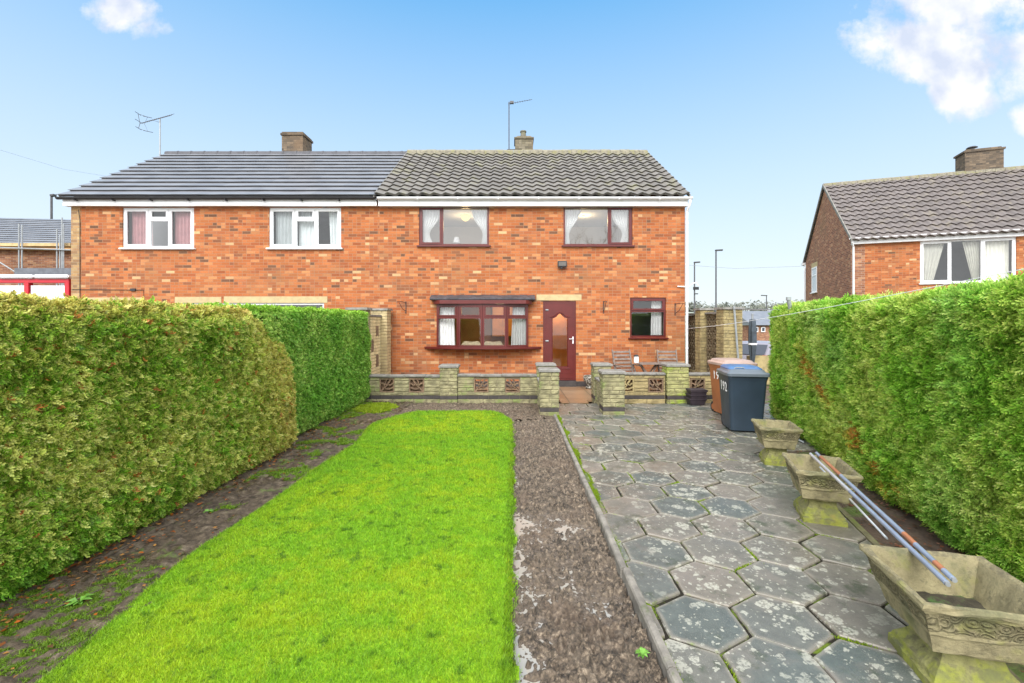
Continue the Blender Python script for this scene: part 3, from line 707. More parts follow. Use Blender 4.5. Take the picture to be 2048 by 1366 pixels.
WY = 9.75   # front plane of the low wall
def wx(px): return X(px, WY)
def low_wall(name, label, px0, px1, ztop, blocks, matl, seed, group='low decorative garden wall runs'):
    x0, x1 = wx(px0), wx(px1); g = random.Random(seed); t = thing(name, label, 'garden wall', ((x0+x1)/2, WY+.1, 0), 0, group)
    bz0, bz1 = .20, .50
    holes = [(wx(a)-x0, wx(b)-x0, bz0, bz1) for a, b, *_ in blocks]
    m = MB(); prev = x0   # mortar backing with openings
    m.box(x0, x1, WY+.02, WY+.20, -.1, bz0); m.box(x0, x1, WY+.02, WY+.20, bz1, ztop-.045)
    for a, b, *_ in sorted(blocks): m.box(prev, wx(a), WY+.02, WY+.20, bz0, bz1); prev = wx(b)
    m.box(prev, x1, WY+.02, WY+.20, bz0, bz1); part('core', m, MORT, t)
    m = MB(); o = (x0, WY+.02, 0)
    stone_face(m, o, (1,0,0), (0,-1,0), x1-x0, .135, ztop-.046, .076, holes=holes, g=g, lo=.2, hi=.5)
    stone_face(m, o, (1,0,0), (0,-1,0), x1-x0, -.05, .058, .1, g=g, lo=.25, hi=.5)
    stone_face(m, (x1, WY+.20, 0), (-1,0,0), (0,1,0), x1-x0, .135, ztop-.046, .076, holes=[(x1-x0-h[1], x1-x0-h[0], h[2], h[3]) for h in holes], g=g, lo=.2, hi=.5)
    part('masonry', m, matl, t)
    m = MB(); xk = x0
    while xk < x1-.02: e = min(xk+.222, x1); m.box(xk+.003, e-.003, WY+.004, WY+.216, .060, .132); xk = e
    part('damp_course', m, ENG, t, bevel=.004)
    m = MB(); xk = x0
    while xk < x1-.02:
        e = min(xk+g.uniform(.42,.5), x1); e = x1 if x1-e < .15 else e; dz = g.uniform(-.004,.004)
        n = 7; pr = [(WY-.022, ztop-.045+dz), (WY-.026, ztop-.015+dz), (WY+.0, ztop-.002+dz), (WY+.10, ztop+.004+dz), (WY+.21, ztop-.002+dz), (WY+.236, ztop-.02+dz), (WY+.23, ztop-.045+dz)]
        m.prism(pr, xk+.003, e-.003, 'x'); xk = e
    part('coping', m, COPE, t)
    for k, (a, b, dark, flip, solid) in enumerate(blocks):
        m = MB(); leafblock(m, wx(a)+.002, wx(b)-.002, bz0+.002, bz1-.002, WY+.004, WY+.196, flip, solid); part('pierced_block', m, DARKBLOCK if dark else STONEY, t)
    return t
low_wall('low_garden_wall', 'low tan stone wall run with two brown filled blocks beside the left hedge', 722, 880, Z(750, WY), [(759,788,1,0,1), (818,848,1,1,1)], STONE, 21)
low_wall('low_garden_wall', 'low tan stone wall run with pierced leaf blocks below the bay window', 915, 1076, Z(749, WY), [(948,977,1,0,0), (1010,1040,1,1,0)], STONE, 22)
low_wall('low_garden_wall', 'low yellow stone wall run with pierced blocks in front of the garden chairs', 1226, 1331, Z(746, WY), [(1240,1268,0,0,0), (1297,1327,1,1,0)], STONEY, 23)
low_wall('low_garden_wall', 'low stone wall run with a pale pipe-like coping behind the brown bin', 1376, 1490, Z(746, WY), [(1381,1410,1,0,0), (1440,1468,1,1,0)], STONEY, 24)
PG = 'square capped stone pillars of the low wall'
stone_pillar('stone_pillar', 'capped tan stone pillar in the middle of the left low wall', wx(880), wx(915), WY-.05, WY+.29, Z(730, WY-.05), STONE, PG, seed=31)
stone_pillar('stone_pillar', 'tan stone pillar left of the door path, the farther of that pair', wx(1074), wx(1110), WY-.05, WY+.29, Z(727, WY-.05), STONE, PG, seed=32)
yn = 8.35
stone_pillar('stone_pillar', 'tan stone pillar on the mud corner left of the path, the nearer of that pair', X(1080,yn), X(1118,yn), yn, yn+.34, Z(738, yn), STONE, PG, seed=33)
stone_pillar('stone_pillar', 'grey capped stone pillar right of the door path, the farther of that pair', wx(1187), wx(1222), WY-.05, WY+.29, Z(727, WY-.05), STONE, PG, seed=34)
yn2 = 8.4
stone_pillar('stone_pillar', 'lichened stone pillar standing on the paving right of the path, the nearer of that pair', X(1206,yn2), X(1250,yn2), yn2, yn2+.36, Z(742, yn2), STONE, PG, seed=35)
stone_pillar('stone_pillar', 'stone pillar streaked with bright yellow-green moss in front of the right chair', wx(1333), wx(1376), WY-.06, WY+.32, Z(728, WY-.06), MOSSY, PG, seed=36)
# short returns joining near and far pillars
for (xa, xb, ya, yb, lab, sd) in ((X(1083,yn), X(1083,yn)+.20, yn+.35, WY-.06, 'short low wall return linking the two pillars left of the path', 41), (X(1210,yn2)+.05, X(1210,yn2)+.25, yn2+.37, WY-.06, 'short low wall return linking the two pillars right of the path', 42)):
    t = thing('low_garden_wall', lab, 'garden wall', ((xa+xb)/2, (ya+yb)/2, 0), 0, 'low decorative garden wall runs'); g = random.Random(sd)
    m = MB(); m.box(xa+.012, xb-.012, ya, yb, -.1, .5); part('core', m, MORT, t)
    m = MB(); stone_face(m, (xa+.012, yb, 0), (0,-1,0), (-1,0,0), yb-ya, -.02, .5, .076, g=g); stone_face(m, (xb-.012, ya, 0), (0,1,0), (1,0,0), yb-ya, -.02, .5, .076, g=g); part('masonry', m, STONE, t)
    m = MB(); m.box(xa-.02, xb+.02, ya, yb, .5, .54); part('coping', m, COPE, t, bevel=.006)

# ---------------------------------------------------------------- side walls (run along the plots towards the house)
def screenblock(m, w_, h, y0, y1):
    fw = .018; m.box(0, w_, y0, y1, 0, fw); m.box(0, w_, y0, y1, h-fw, h); m.box(0, fw, y0, y1, fw, h-fw); m.box(w_-fw, w_, y0, y1, fw, h-fw)
    ym = (y0+y1)/2; d = (y1-y0)-.02; cx, cz = w_/2, h/2
    for sx in (-1, 1):
        for sz in (-1, 1):
            ex, ez = cx+sx*(w_/2-fw), cz+sz*(h/2-fw); m.bar((cx,ym,cz), (ex,ym,ez), d, .022, up=(1,0,0))
            mx, mz = (cx+ex)/2, (cz+ez)/2; m.bar((cx+sx*.02,ym,ez), (mx,ym,mz), d, .016, up=(1,0,0)); m.bar((ex,ym,cz+sz*.02), (mx,ym,mz), d, .016, up=(1,0,0))
    m.box(cx-.03, cx+.03, ym-d/2-.001, ym+d/2+.001, cz-.03, cz+.03)
t = thing('screen_block_wall', 'tall patio side wall of pierced brown screen blocks between tan pillars, right of the house', 'screen wall', (4.86, 11, 0))
SX0, SX1 = 4.80, 4.92
sbm = None
def spillar(parent, x0, x1, y0, y1, ztop, seed, matl=STONEY):
    g = random.Random(seed); m = MB(); m.box(x0+.012, x1-.012, y0+.012, y1-.012, -.1, ztop-.05); c = part('pillar', m, MORT, parent)
    m = MB()
    for (org, u, nrm, L_) in (((x0,y0,0),(1,0,0),(0,-1,0),x1-x0), ((x0,y1,0),(0,-1,0),(-1,0,0),y1-y0), ((x1,y0,0),(0,1,0),(1,0,0),y1-y0)):
        stone_face(m, Vector(org)-Vector(nrm)*.012, u, nrm, L_, -.02, ztop-.051, .078, g=g, lo=.16, hi=.3, proud=.012)
    part('masonry', m, matl, c); m = MB(); m.frustum(((x0+x1)/2,(y0+y1)/2), x1-x0+.07, y1-y0+.07, x1-x0+.05, y1-y0+.05, ztop-.05, ztop); part('cap', m, COPE, c)
spillar(t, 4.62, 5.04, 9.98, 10.36, 2.04, 51); spillar(t, 4.66, 5.0, 11.32, 11.66, 2.06, 52)
for (ya, yb, nb) in ((10.37, 11.31, 3), (11.67, 12.6, 3)):
    bw = (yb-ya)/nb; bh = .292
    m = MB(); m.box(SX0-.02, SX1+.02, ya, yb, -.1, .44); part('plinth', m, MORT, t)
    m = MB(); stone_face(m, (SX0-.02, yb, 0), (0,-1,0), (-1,0,0), yb-ya, -.02, .44, .078, g=random.Random(6)); part('masonry', m, STONEY, t)
    for j in range(5):
        for i in range(nb):
            if sbm is None:
                m = MB(); screenblock(m, bw-.006, bh-.006, -.05, .05); sbm = m.mesh('screen_block', SCREEN)
            b = bpy.data.objects.new('screen_block', sbm); COL.objects.link(b); b.parent = t; b.rotation_euler = (0,0,R(-90)); b.location = (4.86-4.86, yb-i*bw-.003-11, .443+j*bh)
    m = MB(); m.box(SX0-.04, SX1+.04, ya, yb, 1.905, 1.95); part('coping', m, COPE, t, bevel=.005)
# left side wall
t = thing('side_garden_wall', 'tall yellow-tan patio side wall with small square openings by the end of the left hedge', 'garden wall', (-3.4, 11, 0))
spillar(t, -3.62, -3.2, 11.55, 11.95, 2.06, 53, mat('buff_walling_stone', (.46,.37,.20), .9, .2, 5, .4))
spillar(t, -3.64, -3.22, 9.98, 10.30, 2.03, 54, STONE)
x0, x1 = -3.58, -3.36; ya, yb = 10.31, 11.55; g = random.Random(9)
op = [(.08,.28,1.35,1.62), (.45,.65,1.0,1.27), (.08,.28,.62,.89), (.85,1.05,1.35,1.62), (.85,1.05,.62,.89)]
m = MB(); m.box(x0, x1-.012, ya, yb, -.1, 1.84); part('core', m, MORT, t)
m = MB(); stone_face(m, (x1-.012, ya, 0), (0,1,0), (1,0,0), yb-ya, -.02, 1.84, .076, holes=op, g=g); part('masonry', m, mat('pale_walling_stone', (.60,.50,.28), .9, .15, 5, .4), t)
for (a, b, c, d) in op:
    m = MB(); m.box(x1-.012, x1-.004, ya+a, ya+b, c, d); m.box(x1-.004, x1+.006, ya+a, ya+a+.03, c, d); m.box(x1-.004, x1+.006, ya+b-.03, ya+b, c, d); m.bar((x1, ya+a+.03, c+.03), (x1, ya+b-.03, d-.03), .02, .02); part('pierced_block', m, DARKBLOCK, t)
m = MB(); m.box(x0-.03, x1+.03, ya, yb, 1.84, 1.89); part('coping', m, COPE, t, bevel=.005)

# ---------------------------------------------------------------- the pair of houses
HYW = 12.08; ZE = 5.02
def hx(px): return X(px, HYW)
def hz(py): return Z(py, HYW)
def wall_grid(m, x0, x1, z0, z1, openings, y, depth=.11):
    xs_ = sorted({x0, x1, *[v for o in openings for v in o[:2]]}); zs_ = sorted({z0, z1, *[v for o in openings for v in o[2:4]]})
    for i in range(len(xs_)-1):
        for j in range(len(zs_)-1):
            cx, cz = (xs_[i]+xs_[i+1])/2, (zs_[j]+zs_[j+1])/2
            if any(o[0] < cx < o[1] and o[2] < cz < o[3] for o in openings): continue
            m.add([(xs_[i],y,zs_[j]),(xs_[i+1],y,zs_[j]),(xs_[i+1],y,zs_[j+1]),(xs_[i],y,zs_[j+1])], [(0,1,2,3)])
    for (a, b, c, d) in openings:
        q = y+depth
        m.add([(a,y,c),(b,y,c),(b,y,d),(a,y,d),(a,q,c),(b,q,c),(b,q,d),(a,q,d)], [(0,1,5,4),(1,2,6,5),(2,3,7,6),(3,0,4,7)])
def tiles(m, x0, x1, ye, ze, yr, zr, nc, wave=0, period=.3, dxr=0.0, lift=.03, seg=8, jit=.003, seed=1):
    """courses of tiles from eaves (ye,ze) up to ridge (yr,zr); dxr shears the left edge"""
    g = random.Random(seed); n = max(2, int((x1-x0)/period*seg)) if wave else max(2, int((x1-x0)/period))
    sl_ = Vector((0, yr-ye, zr-ze)); nn = Vector((0, -(zr-ze), yr-ye)).normalized()
    for c in range(nc):
        t0, t1 = c/nc, (c+1)/nc
        xs_ = [x0+(x1-x0)*i/n for i in range(n+1)]
        V = []; tj = [g.uniform(-jit, jit) for _ in range(n+2)]
        for i, xx in enumerate(xs_):
            wv = 0
            if wave:
                p = ((xx-x0)/period) % 1.0
                wv = wave*(math.sin(2*math.pi*p)+.25*math.sin(4*math.pi*p))
                jj = tj[int((xx-x0)/period) % len(tj)]
            else: jj = tj[i]
            sb = .05/sl_.length
            for (tt, hh) in ((t0+sb, -.03), (t0+sb, lift-.014), (t0, lift-.014), (t0, lift), (min(t1+sb*1.2, 1), .0)):
                V.append(Vector((xx, ye, ze))+sl_*tt+nn*(hh+wv+jj))
        F_ = []
        for i in range(n):
            a, b = i*5, (i+1)*5; F_ += [(a+q, b+q, b+q+1, a+q+1) for q in range(4)]
        m.add(V, F_)
def window(parent, x0, x1, z0, z1, lay, fm, gm, y=HYW+.03, sill=True, d=.07, sillm=None, fw=.05, local=False):
    """lay: list of (fx0,fx1,fz0,fz1,kind) fractions; kind 'o' an opening sash with its own frame, 'f' fixed"""
    m = MB(); W_, H_ = x1-x0, z1-z0
    m.box(x0, x1, y, y+d, z0, z0+fw); m.box(x0, x1, y, y+d, z1-fw, z1); m.box(x0, x0+fw, y, y+d, z0+fw, z1-fw); m.box(x1-fw, x1, y, y+d, z0+fw, z1-fw)
    panes = []
    sashes = []
    for (a, b, c, e, k) in lay:
        p0, p1, q0, q1 = x0+a*W_, x0+b*W_, z0+c*H_, z0+e*H_
        hw = fw*.55
        # mullion / transom edges that are interior
        if a > .01: m.box(p0-hw, p0+hw, y+.002, y+d-.002, max(q0, z0+fw), min(q1, z1-fw))
        if c > .01: m.box(max(p0, x0+fw)+(hw if a > .01 else 0), min(p1, x1-fw)-(hw if b < .99 else 0), y+.004, y+d-.004, q0-hw, q0+hw)
        i0, i1 = p0+(hw if a > .01 else fw), p1-(hw if b < .99 else fw); j0, j1 = q0+(hw if c > .01 else fw), q1-(hw if e < .99 else fw)
        if k == 'o':
            s = fw*.85; sash = MB(); sashes.append(sash)
            sash.box(i0-.008, i1+.008, y-.016, y+.03, j0-.008, j0+s); sash.box(i0-.008, i1+.008, y-.016, y+.03, j1-s, j1+.008); sash.box(i0-.008, i0+s, y-.016, y+.03, j0+s, j1-s); sash.box(i1-s, i1+.008, y-.016, y+.03, j0+s, j1-s)
            i0 += s; i1 -= s; j0 += s; j1 -= s
        panes.append((i0, i1, j0, j1))
    w_ = part('window', m, fm, parent, local=local, bevel=.004)
    for sash in sashes: part('sash', sash, fm, w_, local=local, bevel=.004)
    for (i0, i1, j0, j1) in panes:
        p = MB(); p.add([(i0,y+.018,j0),(i1,y+.018,j0),(i1,y+.018,j1),(i0,y+.018,j1)], [(0,1,2,3)]); part('pane', p, gm, w_, local=local)
        
    if sill:
        p = MB(); p.box(x0-.05, x1+.05, y-.10, y+.02, z0-.04, z0-.002); part('sill', p, sillm or fm, w_, local=local, bevel=.005)
    return w_
def curtain(label, x0t, x1t, x0b, x1b, z0, z1, y, matl, folds=6, group='curtains in the windows', pinch=None):
    m = MB()
    def fn(u, v):
        a = x0b+(x0t-x0b)*v; b = x1b+(x1t-x1b)*v
        if pinch:
            zz, inner = pinch; k = math.exp(-((v-zz)/.28)**2); 
            if inner == 'L': b = b+(a-b)*.55*k
            else: a = a+(b-a)*.55*k
        xx = a+(b-a)*u; return (xx, y+.022*math.sin(u*folds*2*math.pi+.4*math.sin(v*3)), z0+(z1-z0)*v)
    m.grid(fn, folds*8, 10)
    loc = ((x0b+x1b)/2, y, z0)
    return single('curtain', m, matl, label, 'curtain', loc, group, smooth=True)

# -- left house
xl0, xm, xr1 = hx(143), -3.55, hx(1370)
LH = thing('semi_detached_house', 'left half of the orange brick pair with white windows and smooth grey tiled roof', 'house', ((xl0+xm)/2, HYW, 0))
W1 = (hx(245), hx(388), hz(496), hz(415)); W2 = (hx(538), hx(682), hz(496), hz(415)); W3 = (hx(352), hx(648), hz(700), hz(606)); W4 = (hx(180), hx(285), hz(700), hz(606))
m = MB(); wall_grid(m, xl0, xm, -.1, ZE, [W1, W2, W3, W4], HYW)
RY, RZ = 15.6, 7.49; YB = RY*2-HYW
m.add([(xl0,HYW,-.1),(xl0,YB,-.1),(xl0,YB,ZE),(xl0,RY,RZ-.12),(xl0,HYW,ZE)], [(0,1,2,3,4)]); m.add([(xl0,YB,-.1),(xm,YB,-.1),(xm,YB,ZE),(xl0,YB,ZE)], [(0,1,2,3)])
part('wall', m, BR, LH)
m = MB(); m.box(xl0-.006, hx(161), HYW-.006, HYW+.02, -.1, ZE-.01); part('corner_brickwork', m, BRT, LH)
EY, EZ = 11.84, 4.99; FB = 4.765
m = MB(); tiles(m, xl0-.15, xm-.02, EY, EZ, RY, RZ, 12, 0, .3, lift=.052, jit=.003)
m.add([(xl0-.15,RY,RZ),(xm-.02,RY,RZ),(xm-.02,YB+.3,EZ),(xl0-.15,YB+.3,EZ)], [(0,1,2,3)])
LR = part('roof', m, ROOFL, LH)
m = MB(); xk = xl0-.15
while xk < xm-.1:
    e = min(xk+.45, xm-.02); m.prism([(RY-.12,RZ-.06),(RY-.10,RZ+.03),(RY-.04,RZ+.07),(RY+.04,RZ+.07),(RY+.10,RZ+.03),(RY+.12,RZ-.06)], xk, e-.012, 'x'); m.prism([(RY-.13,RZ-.06),(RY-.11,RZ+.035),(RY-.045,RZ+.08),(RY+.045,RZ+.08),(RY+.11,RZ+.035),(RY+.13,RZ-.06)], e-.055, e-.001, 'x'); xk = e
part('ridge_tiles', m, mat('dark_ridge', (.085,.085,.095), .75, .15, 6, .2), LR)
m = MB(); cx0, cx1 = X(565,RY), X(607,RY); m.box(cx0, cx1, RY-.05, RY+.65, RZ-.3, 8.10); m.box(cx0-.035, cx1+.035, RY-.085, RY+.685, 8.10, 8.17); m.box(cx0, cx1, RY-.05, RY+.65, 8.17, 8.22)
ch = part('chimney', m, BRC, LR); m = MB(); m.lathe(((cx0+cx1)/2, RY+.3, 8.22), [(0,0),(.13,0),(.13,.06),(.10,.08),(.10,.0),(0,.0)], 14); part('chimney_pot', m, BRC, ch, smooth=True)
# fascia, black gutter, brackets
m = MB(); m.box(xl0-.08, xm-.02, HYW-.16, HYW-.13, FB, FB+.19); m.box(xl0-.08, xm-.02, HYW-.13, HYW-.002, FB+.002, FB+.017); part('fascia', m, WHITE, LH)
def halfpipe(m, xa, xb, yc, zc, r, n=8, th=.006):
    for i in range(n):
        a0, a1 = math.pi+math.pi*i/n, math.pi+math.pi*(i+1)/n
        p = [(yc+r*math.cos(a), zc+r*math.sin(a)) for a in (a0, a1)]+[(yc+(r-th)*math.cos(a), zc+(r-th)*math.sin(a)) for a in (a1, a0)]
        m.prism(p, xa, xb, 'x')
m = MB(); halfpipe(m, xl0-.16, xm-.03, HYW-.225, 4.962, .06); gut = part('gutter', m, BLACKP, LH)
for k in range(9):
    m = MB(); xx = xl0+.3+k*.98; m.box(xx, xx+.035, HYW-.29, HYW-.162, FB+.11, FB+.132); part('gutter_bracket', m, BLACKP, gut)
for (W_, nm) in ((W1, 0), (W2, 1)):
    window(LH, *W_[:2], *W_[2:], [(0,.36,0,1,'o'), (.36,.64,0,.70,'f'), (.36,.64,.70,1,'o'), (.64,1,0,1,'o')], WHITE, GLASS, sillm=WHITE, fw=.055)
for W_ in (W3, W4): window(LH, *W_[:2], *W_[2:], [(0,.34,0,1,'f'), (.34,.66,0,1,'f'), (.66,1,0,1,'f')], WHITE, GLASS)
m = MB(); m.box(hx(350), hx(443), HYW-.012, HYW+.05, hz(606), hz(594)); m.box(hx(448), hx(655), HYW-.012, HYW+.05, hz(606), hz(593)); part('lintel', m, LINTEL, LH, bevel=.004)
m = MB(); m.box(hx(175), hx(285), HYW-.012, HYW+.05, hz(606), hz(595)); part('lintel', m, LINTEL, LH, bevel=.004)
m = MB(); m.tube([(hx(158), HYW-.02, hz(420)), (hx(161), HYW-.02, hz(440)), (hx(161), HYW-.02, .3)], .007, 6); m.tube([(hx(145), HYW-.02, hz(579)), (hx(288), HYW-.02, hz(580)), (hx(290), HYW-.02, hz(640))], .007, 6); m.box(hx(262), hx(272), HYW-.035, HYW, hz(582), hz(577)); part('wall_cable', m, BLACKP, LH)
# rooms behind
def room(parent, x0, x1, z0, z1, y1, matl, y0=HYW+.12, name='room_lining'):
    m = MB(); m.add([(x0,y0,z0),(x1,y0,z0),(x1,y1,z0),(x0,y1,z0),(x0,y0,z1),(x1,y0,z1),(x1,y1,z1),(x0,y1,z1)], [(0,1,2,3),(4,7,6,5),(1,5,6,2),(2,6,7,3),(3,7,4,0)])
    return part(name, m, matl, parent)
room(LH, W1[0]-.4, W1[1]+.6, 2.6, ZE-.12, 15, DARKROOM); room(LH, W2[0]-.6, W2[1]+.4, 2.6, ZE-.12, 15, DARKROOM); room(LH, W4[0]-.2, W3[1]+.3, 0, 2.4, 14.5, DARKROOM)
wz0, wz1 = W1[2]+.06, W1[3]-.06
curtain('pink curtain in the left pane of the leftmost upstairs window', W1[0]+.08, W1[0]+.62, W1[0]+.08, W1[0]+.66, wz0, wz1, HYW+.2, PINK)
curtain('pink curtain in the right pane of the leftmost upstairs window', W1[1]-.66, W1[1]-.08, W1[1]-.66, W1[1]-.08, wz0, wz1, HYW+.2, PINK)
curtain('pale net curtain in the left pane of the second white upstairs window', W2[0]+.08, W2[0]+.66, W2[0]+.08, W2[0]+.66, wz0, wz1, HYW+.2, NET)
curtain('pale net curtain in the middle of the second white upstairs window', W2[0]+.70, W2[0]+1.12, W2[0]+.70, W2[0]+1.12, wz0, wz1, HYW+.22, NET, 4)
curtain('pale curtain at the right edge of the second white upstairs window', W2[1]-.4, W2[1]-.08, W2[1]-.36, W2[1]-.08, wz0, wz1, HYW+.2, NET, 4)

# -- right house
RH = thing('semi_detached_house', 'right half of the orange brick pair with maroon windows, maroon door and pantiled roof', 'house', ((xr1+xm)/2, HYW, 0))
A = (hx(838), hx(978), hz(491), hz(412)); B = (hx(1127), hx(1265), hz(491), hz(412)); BAY = (hx(875), hx(1055), hz(697), hz(606)); D = (hx(1086), hx(1152), hz(758), hz(602)); K = (hx(1260), hx(1332), hz(675), hz(595))
m = MB(); wall_grid(m, xm, xr1, .14, ZE, [A, B, BAY, (D[0], D[1], .14, D[3]), K], HYW)
m.add([(xr1,HYW,-.1),(xr1,YB,-.1),(xr1,YB,ZE),(xr1,RY,RZ-.12),(xr1,HYW,ZE)], [(0,1,2,3,4)]); m.add([(xm,YB,-.1),(xr1,YB,-.1),(xr1,YB,ZE),(xm,YB,ZE)], [(0,1,2,3)])
part('wall', m, BR, RH)
m = MB(); m.box(xm, D[0]-.01, HYW-.004, HYW+.08, -.05, .139); m.box(D[1]+.01, xr1+.004, HYW-.004, HYW+.08, -.05, .139); part('plinth', m, ENG, RH)
m = MB(); m.box(D[0]-.01, D[1]+.01, HYW-.06, HYW+.12, -.05, .155); part('doorstep', m, ENG, RH, bevel=.01)
m = MB()
xe = xr1+.03
tiles(m, xm-.06, xe, EY-.01, EZ+.03, RY, RZ+.03, 13, .024, .3, lift=.050, seg=8, jit=.004, seed=3)
m.add([(xm-.06,RY,RZ+.03),(xe,RY,RZ+.03),(xe,YB+.3,EZ),(xm-.06,YB+.3,EZ)], [(0,1,2,3)])
RR = part('roof', m, ROOFR, RH, smooth=True)
m = MB(); xk = xm-.06
while xk < xe-.05:
    e = min(xk+.33, xe); dz = random.uniform(-.008,.008); m.prism([(RY-.15,RZ-.07+dz),(RY-.13,RZ+.05+dz),(RY-.05,RZ+.12+dz),(RY+.05,RZ+.12+dz),(RY+.13,RZ+.05+dz),(RY+.15,RZ-.07+dz)], xk, e-.008, 'x'); xk = e
RIDGE = mat('lichened_ridge', (.22,.20,.15), .9, .3, 12, .5, 50, stain=(.20,.19,.08), ss=6, st=.5)
part('ridge_tiles', m, RIDGE, RR)
for xx in (xm-.085, xe):
    m = MB(); m.add([(xx,EY,EZ-.05),(xx+.025,EY,EZ-.05),(xx+.025,EY,EZ+.05),(xx,EY,EZ+.05),(xx,RY,RZ-.05),(xx+.025,RY,RZ-.05),(xx+.025,RY,RZ+.07),(xx,RY,RZ+.07)], [(0,1,2,3),(4,7,6,5),(0,4,5,1),(1,5,6,2),(2,6,7,3),(3,7,4,0)]); part('verge', m, COPE, RR)
m = MB(); cx0, cx1 = X(1029,RY), X(1067,RY); m.box(cx0+.02, cx1-.02, RY-.05, RY+.6, RZ-.3, 7.98); m.box(cx0-.01, cx1+.01, RY-.08, RY+.63, 7.98, 8.03); m.frustum(((cx0+cx1)/2, RY+.275), cx1-cx0-.03, .62, cx1-cx0-.22, .45, 8.03, 8.12)
CHB = mat('grey_chimney_stone', (.15,.14,.11), .9, .3, 10, .5, stain=(.14,.15,.07), ss=5, st=.5)
ch = part('chimney', m, CHBR, RR); m = MB(); m.lathe(((cx0+cx1)/2-.02, RY+.25, 8.12), [(0,0),(.10,0),(.09,.2),(.11,.2),(.11,.24),(.07,.24),(.07,.1),(0,.1)], 14); part('chimney_pot', m, CHB, ch, smooth=True)
m = MB(); m.box(xm+.02, xr1+.02, HYW-.163, HYW-.133, FB-.01, FB+.19); m.box(xm+.02, xr1+.02, HYW-.133, HYW-.002, FB-.008, FB+.007); part('fascia', m, WHITE, RH)
m = MB(); halfpipe(m, xm+.02, xr1+.10, HYW-.228, 4.962, .062)
for xx in (xm+.02, xr1+.08): m.prism([(HYW-.228+.064*math.cos(a), 4.964+.064*math.sin(a)) for a in [math.pi+math.pi*i/8 for i in range(9)]], xx, xx+.02, 'x')
for k in range(1,8): xx = xm+k*1.05; m.tube([(xx,HYW-.228,4.93),(xx+.03,HYW-.228,4.93)], .052, 10)
gut = part('gutter', m, WHITE, RH, smooth=True)
dpx = hx(1370)+.02
m = MB(); m.tube([(dpx+.03, HYW-.228, 4.91), (dpx+.03, HYW-.228, 4.82), (dpx+.01, HYW-.06, 4.62), (dpx+.01, HYW-.06, .25), (dpx+.01, HYW-.14, .12)], .034, 12)
for zz in (1.0, 2.1, 3.2, 4.3): m.tube([(dpx+.01, HYW-.06, zz), (dpx+.01, HYW-.06, zz+.05)], .04, 12)
part('downpipe', m, WHITE, RH, smooth=True)
m = MB(); m.tube([(hx(1354), HYW-.03, hz(573)), (hx(1375), HYW-.06, hz(574)), (hx(1384), HYW-.09, hz(567)), (hx(1390), HYW-.1, hz(566))], .016, 8); m.tube([(hx(1390), HYW-.1, hz(566)), (hx(1394), HYW-.1, hz(572))], .008, 6); part('overflow_pipe', m, WHITE, RH, smooth=True)
window(RH, *A[:2], *A[2:], [(0,.33,0,1,'o'), (.33,1,0,1,'f')], MAROON, GLASSU, fw=.048)
window(RH, *B[:2], *B[2:], [(0,.66,0,1,'f'), (.66,1,0,1,'o')], MAROON, GLASSU, fw=.048)
window(RH, *K[:2], *K[2:], [(0,1,0,.66,'f'), (0,1,.66,1,'o')], MAROON, GLASS, fw=.05)
m = MB(); m.box(hx(1073), hx(1163), HYW-.012, HYW+.06, hz(601), hz(589)); part('lintel', m, LINTEL, RH, bevel=.004)
# bay (bow) window
bz0, bz1 = hz(697)+.02, hz(608)
bx = [hx(872), hx(916), hx(965), hx(1013), hx(1057)]; by = [HYW-.06, HYW-.24, HYW-.28, HYW-.24, HYW-.06]
by0 = 11.80
bx = [X(873, 11.9), X(917, 11.84), X(965, 11.8), X(1013, 11.84), X(1056, 11.9)]; by = [11.97, 11.84, 11.80, 11.84, 11.97]
bz0, bz1 = Z(694, by0), Z(608, by0); tz = Z(635, by0)
bm = MB(); sms = []; panes = []
for k in range(4):
    a, b = Vector((bx[k], by[k], 0)), Vector((bx[k+1], by[k+1], 0)); u = (b-a).normalized(); n = Vector((u.y, -u.x, 0)); L_ = (b-a).length
    def bb(mb_, u0, u1, z0, z1, d0, d1):
        vs = []
        for zz in (z0, z1):
            for (uu, dd) in ((u0, d1), (u1, d1), (u1, d0), (u0, d0)): p = a+u*uu+n*dd; vs.append((p.x, p.y, zz))
        mb_.add(vs, [(0,3,2,1),(4,5,6,7),(0,1,5,4),(1,2,6,5),(2,3,7,6),(3,0,4,7)])
    f = .045; e0 = .001
    bb(bm, e0, f, bz0, bz1, -.04, .03); bb(bm, L_-f, L_-e0, bz0, bz1, -.04, .03); bb(bm, f, L_-f, bz0, bz0+f, -.038, .028); bb(bm, f, L_-f, bz1-f, bz1, -.038, .028); bb(bm, f, L_-f, tz-.03, tz+.03, -.038, .028)
    s = .036; i0, i1, j0, j1 = f, L_-f, tz+.03, bz1-f; sm = MB(); sms.append(sm)
    bb(sm, i0, i1, j0, j0+s, .0, .04); bb(sm, i0, i1, j1-s, j1, .0, .04); bb(sm, i0, i0+s, j0+s, j1-s, .0, .04); bb(sm, i1-s, i1, j0+s, j1-s, .0, .04)
    for (q0, q1, r0, r1) in ((i0, i1, bz0+f, tz-.03), (i0+s, i1-s, j0+s, j1-s)):
        pm = MB(); vs = []
        for (uu, zz) in ((q0, r0), (q1, r0), (q1, r1), (q0, r1)): p = a+u*uu-n*.005; vs.append((p.x, p.y, zz))
        pm.add(vs, [(0,1,2,3)]); panes.append(pm)
bw_ = part('bay_window', bm, MAROON, RH, bevel=.003); [part('sash', q_, MAROON, bw_, bevel=.003) for q_ in sms]
for pm in panes: part('pane', pm, GLASS, bw_)

